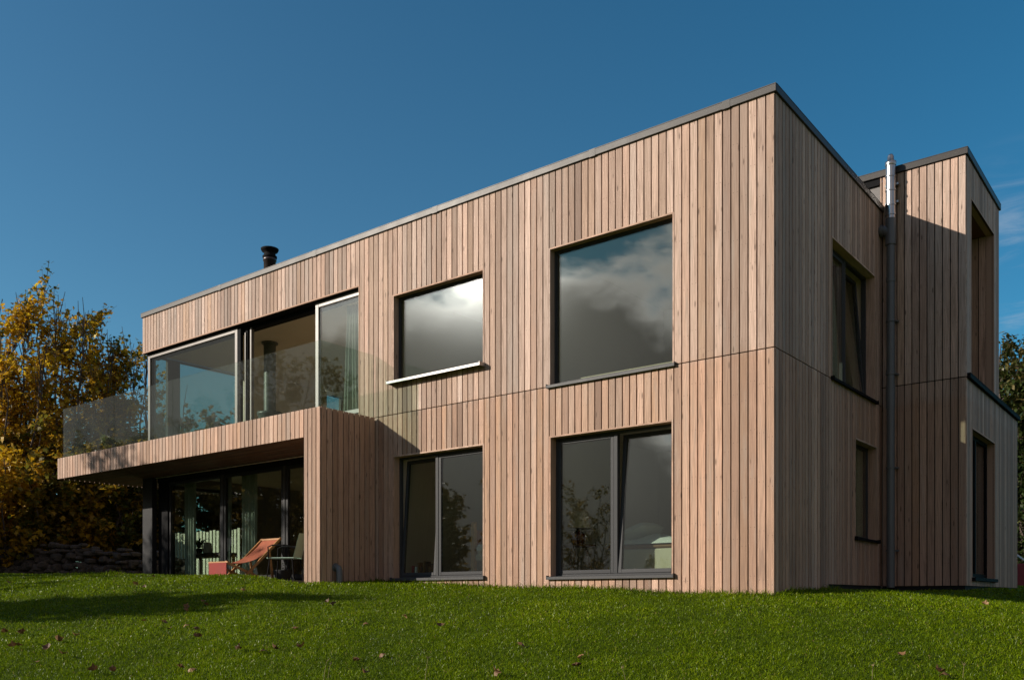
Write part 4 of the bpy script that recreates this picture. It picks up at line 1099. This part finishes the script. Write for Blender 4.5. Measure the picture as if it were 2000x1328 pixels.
# ------------------------------------------------------------------ grass
def build_grass():
    rng = np.random.default_rng(5)
    fx, fy = -.618, .7862
    P = []; W = []; Hh = []
    for d0, d1, dens, wd, ht in ((4.6, 7.0, 8000, .0034, .040), (7.0, 9.5, 5600, .0040, .040), (9.5, 13, 3000, .0052, .040), (13, 18, 1400, .0078, .042), (18, 27, 460, .013, .046)):
        k1 = .74
        area = k1 * (d1 * d1 - d0 * d0); n = int(area * dens)
        d = np.sqrt(rng.uniform(d0 * d0, d1 * d1, n)); r = rng.uniform(-k1, k1, n) * d
        x = CAM_XY[0] + r * .7862 + d * fx; y = CAM_XY[1] + r * .618 + d * fy
        ok = ~in_house(x, y) & ~((x < -14.3) & (y > 3.5))
        P.append(np.stack([x[ok], y[ok]], 1)); W.append(np.full(ok.sum(), wd)); Hh.append(np.full(ok.sum(), ht))
    P = np.concatenate(P); W = np.concatenate(W); Hh = np.concatenate(Hh)
    n = len(P); x, y = P[:, 0], P[:, 1]; z = ground(x, y) - .006
    def nse(s, a, b, c): return np.sin(x * s + a) * np.sin(y * s * 1.13 + b) + .5 * np.sin(x * s * 2.3 + y * s * .9 + c)
    cl = .5 + .22 * nse(1.1, .3, 1.2, 2.) + .16 * nse(3.7, 1.3, .2, 1.) + .12 * nse(9.1, 2.3, 1.7, .4)
    lean_a = rng.uniform(0, 2 * np.pi, n) + .9 * nse(2.3, .7, .1, 3.)
    h = Hh * (.55 + .75 * rng.random(n)) * (.75 + .5 * cl)
    foot = ((np.abs(y + .05) < .13) & (x < .1)) | ((np.abs(x - .06) < .12) & (y > -.1) & (y < 2.0)); h = np.where(foot, h * rng.uniform(1.2, 2.6, n), h)
    clover = rng.random(n) < (.25 + .35 * (cl > .55)); h = np.where(clover, h * .62, h); W = np.where(clover, W * 1.9, W)
    lean = rng.uniform(.15, 1.25, n) * h
    lx, ly = np.cos(lean_a) * lean, np.sin(lean_a) * lean
    glint = rng.random(n) < .012
    fa = rng.uniform(0, 2 * np.pi, n); wx, wy = np.cos(fa) * W / 2 * rng.uniform(.7, 1.5, n), np.sin(fa) * W / 2 * rng.uniform(.7, 1.5, n)
    V = np.zeros((n, 5, 3))
    V[:, 0] = np.stack([x - wx, y - wy, z], 1); V[:, 1] = np.stack([x + wx, y + wy, z], 1)
    V[:, 2] = np.stack([x + wx * .9 + lx * .35, y + wy * .9 + ly * .35, z + h * .62], 1); V[:, 3] = np.stack([x - wx * .9 + lx * .35, y - wy * .9 + ly * .35, z + h * .62], 1)
    V[:, 4] = np.stack([x + lx, y + ly, z + h * rng.uniform(.75, 1.0, n)], 1)
    base = np.arange(n) * 5
    lt = np.empty((n, 7), np.int32)
    for i, k in enumerate((0, 1, 2, 3, 3, 2, 4)): lt[:, i] = base + k
    me = bpy.data.meshes.new('grass')
    me.vertices.add(n * 5); me.vertices.foreach_set('co', V.astype(np.float32).ravel())
    me.loops.add(n * 7); me.loops.foreach_set('vertex_index', lt.ravel())
    st = np.stack([np.arange(n) * 7, np.arange(n) * 7 + 4], 1).ravel().astype(np.int32)
    me.polygons.add(n * 2); me.polygons.foreach_set('loop_start', st)
    me.update(calc_edges=True)
    tt = np.clip(.40 + .42 * (cl - .5) + rng.normal(0, .23, n), 0, .95); tt[rng.random(n) < .012] = 1.0
    a = me.attributes.new('tint', 'FLOAT', 'FACE'); a.data.foreach_set('value', np.repeat(tt, 2).astype(np.float32))
    me.materials.append(GRASS)
    o = bpy.data.objects.new('grass', me); COL.objects.link(o); tag(o, 'short green lawn grass with clover on the slope', 'grass', kind='stuff')
build_grass()

# fallen leaves on the lawn -------------------------------------------------
random.seed(12)
def on_ground(px, py):
    """where a line of sight first meets the lawn"""
    k = (px - 1000) / 1770; e = (1168 - py) / 1770; lo_ = 3.0
    d = 4.0
    while d < 26:
        x = CAM_XY[0] + k * d * .7862 - d * .618; y = CAM_XY[1] + k * d * .618 + d * .7862
        if gz(x, y) + .02 > e * d: return x, y
        d += .05
    return None
FL = [(365, 1192, 1), (320, 1220, 1), (362, 1224, 2), (385, 1228, 0), (383, 1249, 0), (404, 1180, 1), (475, 1152, 2), (468, 1270, 0), (512, 1273, 0), (535, 1272, 0), (576, 1229, 1), (715, 1220, 1),
      (792, 1205, 2), (697, 1289, 1), (745, 1282, 1), (352, 1311, 1), (372, 1312, 2), (710, 1322, 1), (965, 1318, 1), (147, 1247, 2), (122, 1283, 1), (70, 1302, 1), (15, 1140, 0), (10, 1240, 1), (40, 1243, 0),
      (220, 1318, 0), (183, 1316, 0), (266, 1141, 2), (282, 1151, 0), (300, 1126, 0), (281, 1217, 1), (25, 1268, 1), (113, 1256, 1), (1132, 1286, 2), (1125, 1299, 0), (1924, 1185, 2), (1020, 1262, 1), (1835, 1321, 1), (1760, 1285, 1), (860, 1228, 0), (640, 1180, 0), (588, 1270, 0), (93, 1270, 0), (330, 1235, 0)]
words = {0: 'dark brown', 1: 'brown', 2: 'pale tan'}
def place_word(px, py):
    a = 'left' if px < 300 else 'left middle' if px < 700 else 'middle' if px < 1250 else 'right'
    b = 'upper edge' if py < 1160 else 'upper half' if py < 1215 else 'lower half' if py < 1275 else 'bottom edge'
    return f'{a} of the lawn, {b}'
for i, (px, py, k) in enumerate(FL):
    g = on_ground(px, py)
    if not g: continue
    m_ = MB(); c0 = Vector((0, 0, .0)); sz = random.uniform(.065, .10)
    for _ in range(random.choice((1, 1, 2))):
        d = Vector((random.uniform(-1, 1), random.uniform(-1, 1), random.uniform(-.1, .3))).normalized()
        up = Vector((random.uniform(-.7, .7), random.uniform(-.7, .7), .8)).normalized()
        q = d.cross(up).normalized(); nr = q.cross(d); curl = random.uniform(.9, 1.9) * random.choice((1, -1, 1))
        out = [(0, -.42), (.30, -.38), (.36, -.12), (.50, .06), (.34, .22), (0, .55), (-.34, .22), (-.50, .06), (-.36, -.12), (-.30, -.38)]
        pts = [c0 + q * a * sz + d * b * sz + nr * ((a * a * 1.3 + b * b * .5) * curl * sz) for a, b in out]
        for j in range(10): m_.poly([c0, pts[j], pts[(j + 1) % 10]], (.15, .5, .85)[k] + random.uniform(-.12, .12), smooth=False)
        c0 = c0 + Vector((random.uniform(-.06, .06), random.uniform(-.06, .06), .01))
    o = m_.build('fallen_leaf', FALLEN)
    o.location = (g[0], g[1], gz(*g) + .048)
    tag(o, f'curled {words[k]} fallen leaf, {place_word(px, py)}', 'leaf', 'fallen leaves on the lawn')
# dry stalks standing in the grass
for px, py, hgt, lbl in ((632, 1326, .17, 'tall dry grass stalk near the bottom left of the lawn'), (640, 1324, .14, 'short dry grass stalk beside the tall one'), (830, 1326, .19, 'dry stalk with a round seed head at the bottom of the lawn'),
                         (1222, 1327, .11, 'short dry stalk at the bottom middle of the lawn'), (1703, 1326, .12, 'straw coloured stalk at the bottom right of the lawn'), (1880, 1326, .13, 'bent dry stalk in the right corner of the lawn')):
    g = on_ground(px, py)
    if not g: continue
    zz = gz(*g); m_ = MB(); lx, ly = random.uniform(-.05, .05), random.uniform(-.05, .05)
    m_.tube([(g[0], g[1], zz), (g[0] + lx * .4, g[1] + ly * .4, zz + hgt * .5), (g[0] + lx, g[1] + ly, zz + hgt)], [.0016, .0013, .001], 5)
    for j in range(7): m_.tube([(g[0] + lx, g[1] + ly, zz + hgt - .01), (g[0] + lx + random.uniform(-.02, .02), g[1] + ly + random.uniform(-.02, .02), zz + hgt + random.uniform(0, .02))], [.002, .001], 4)
    tag(m_.build('dry_stalk', STRAW), lbl, 'grass stalk', 'dry stalks in the lawn')
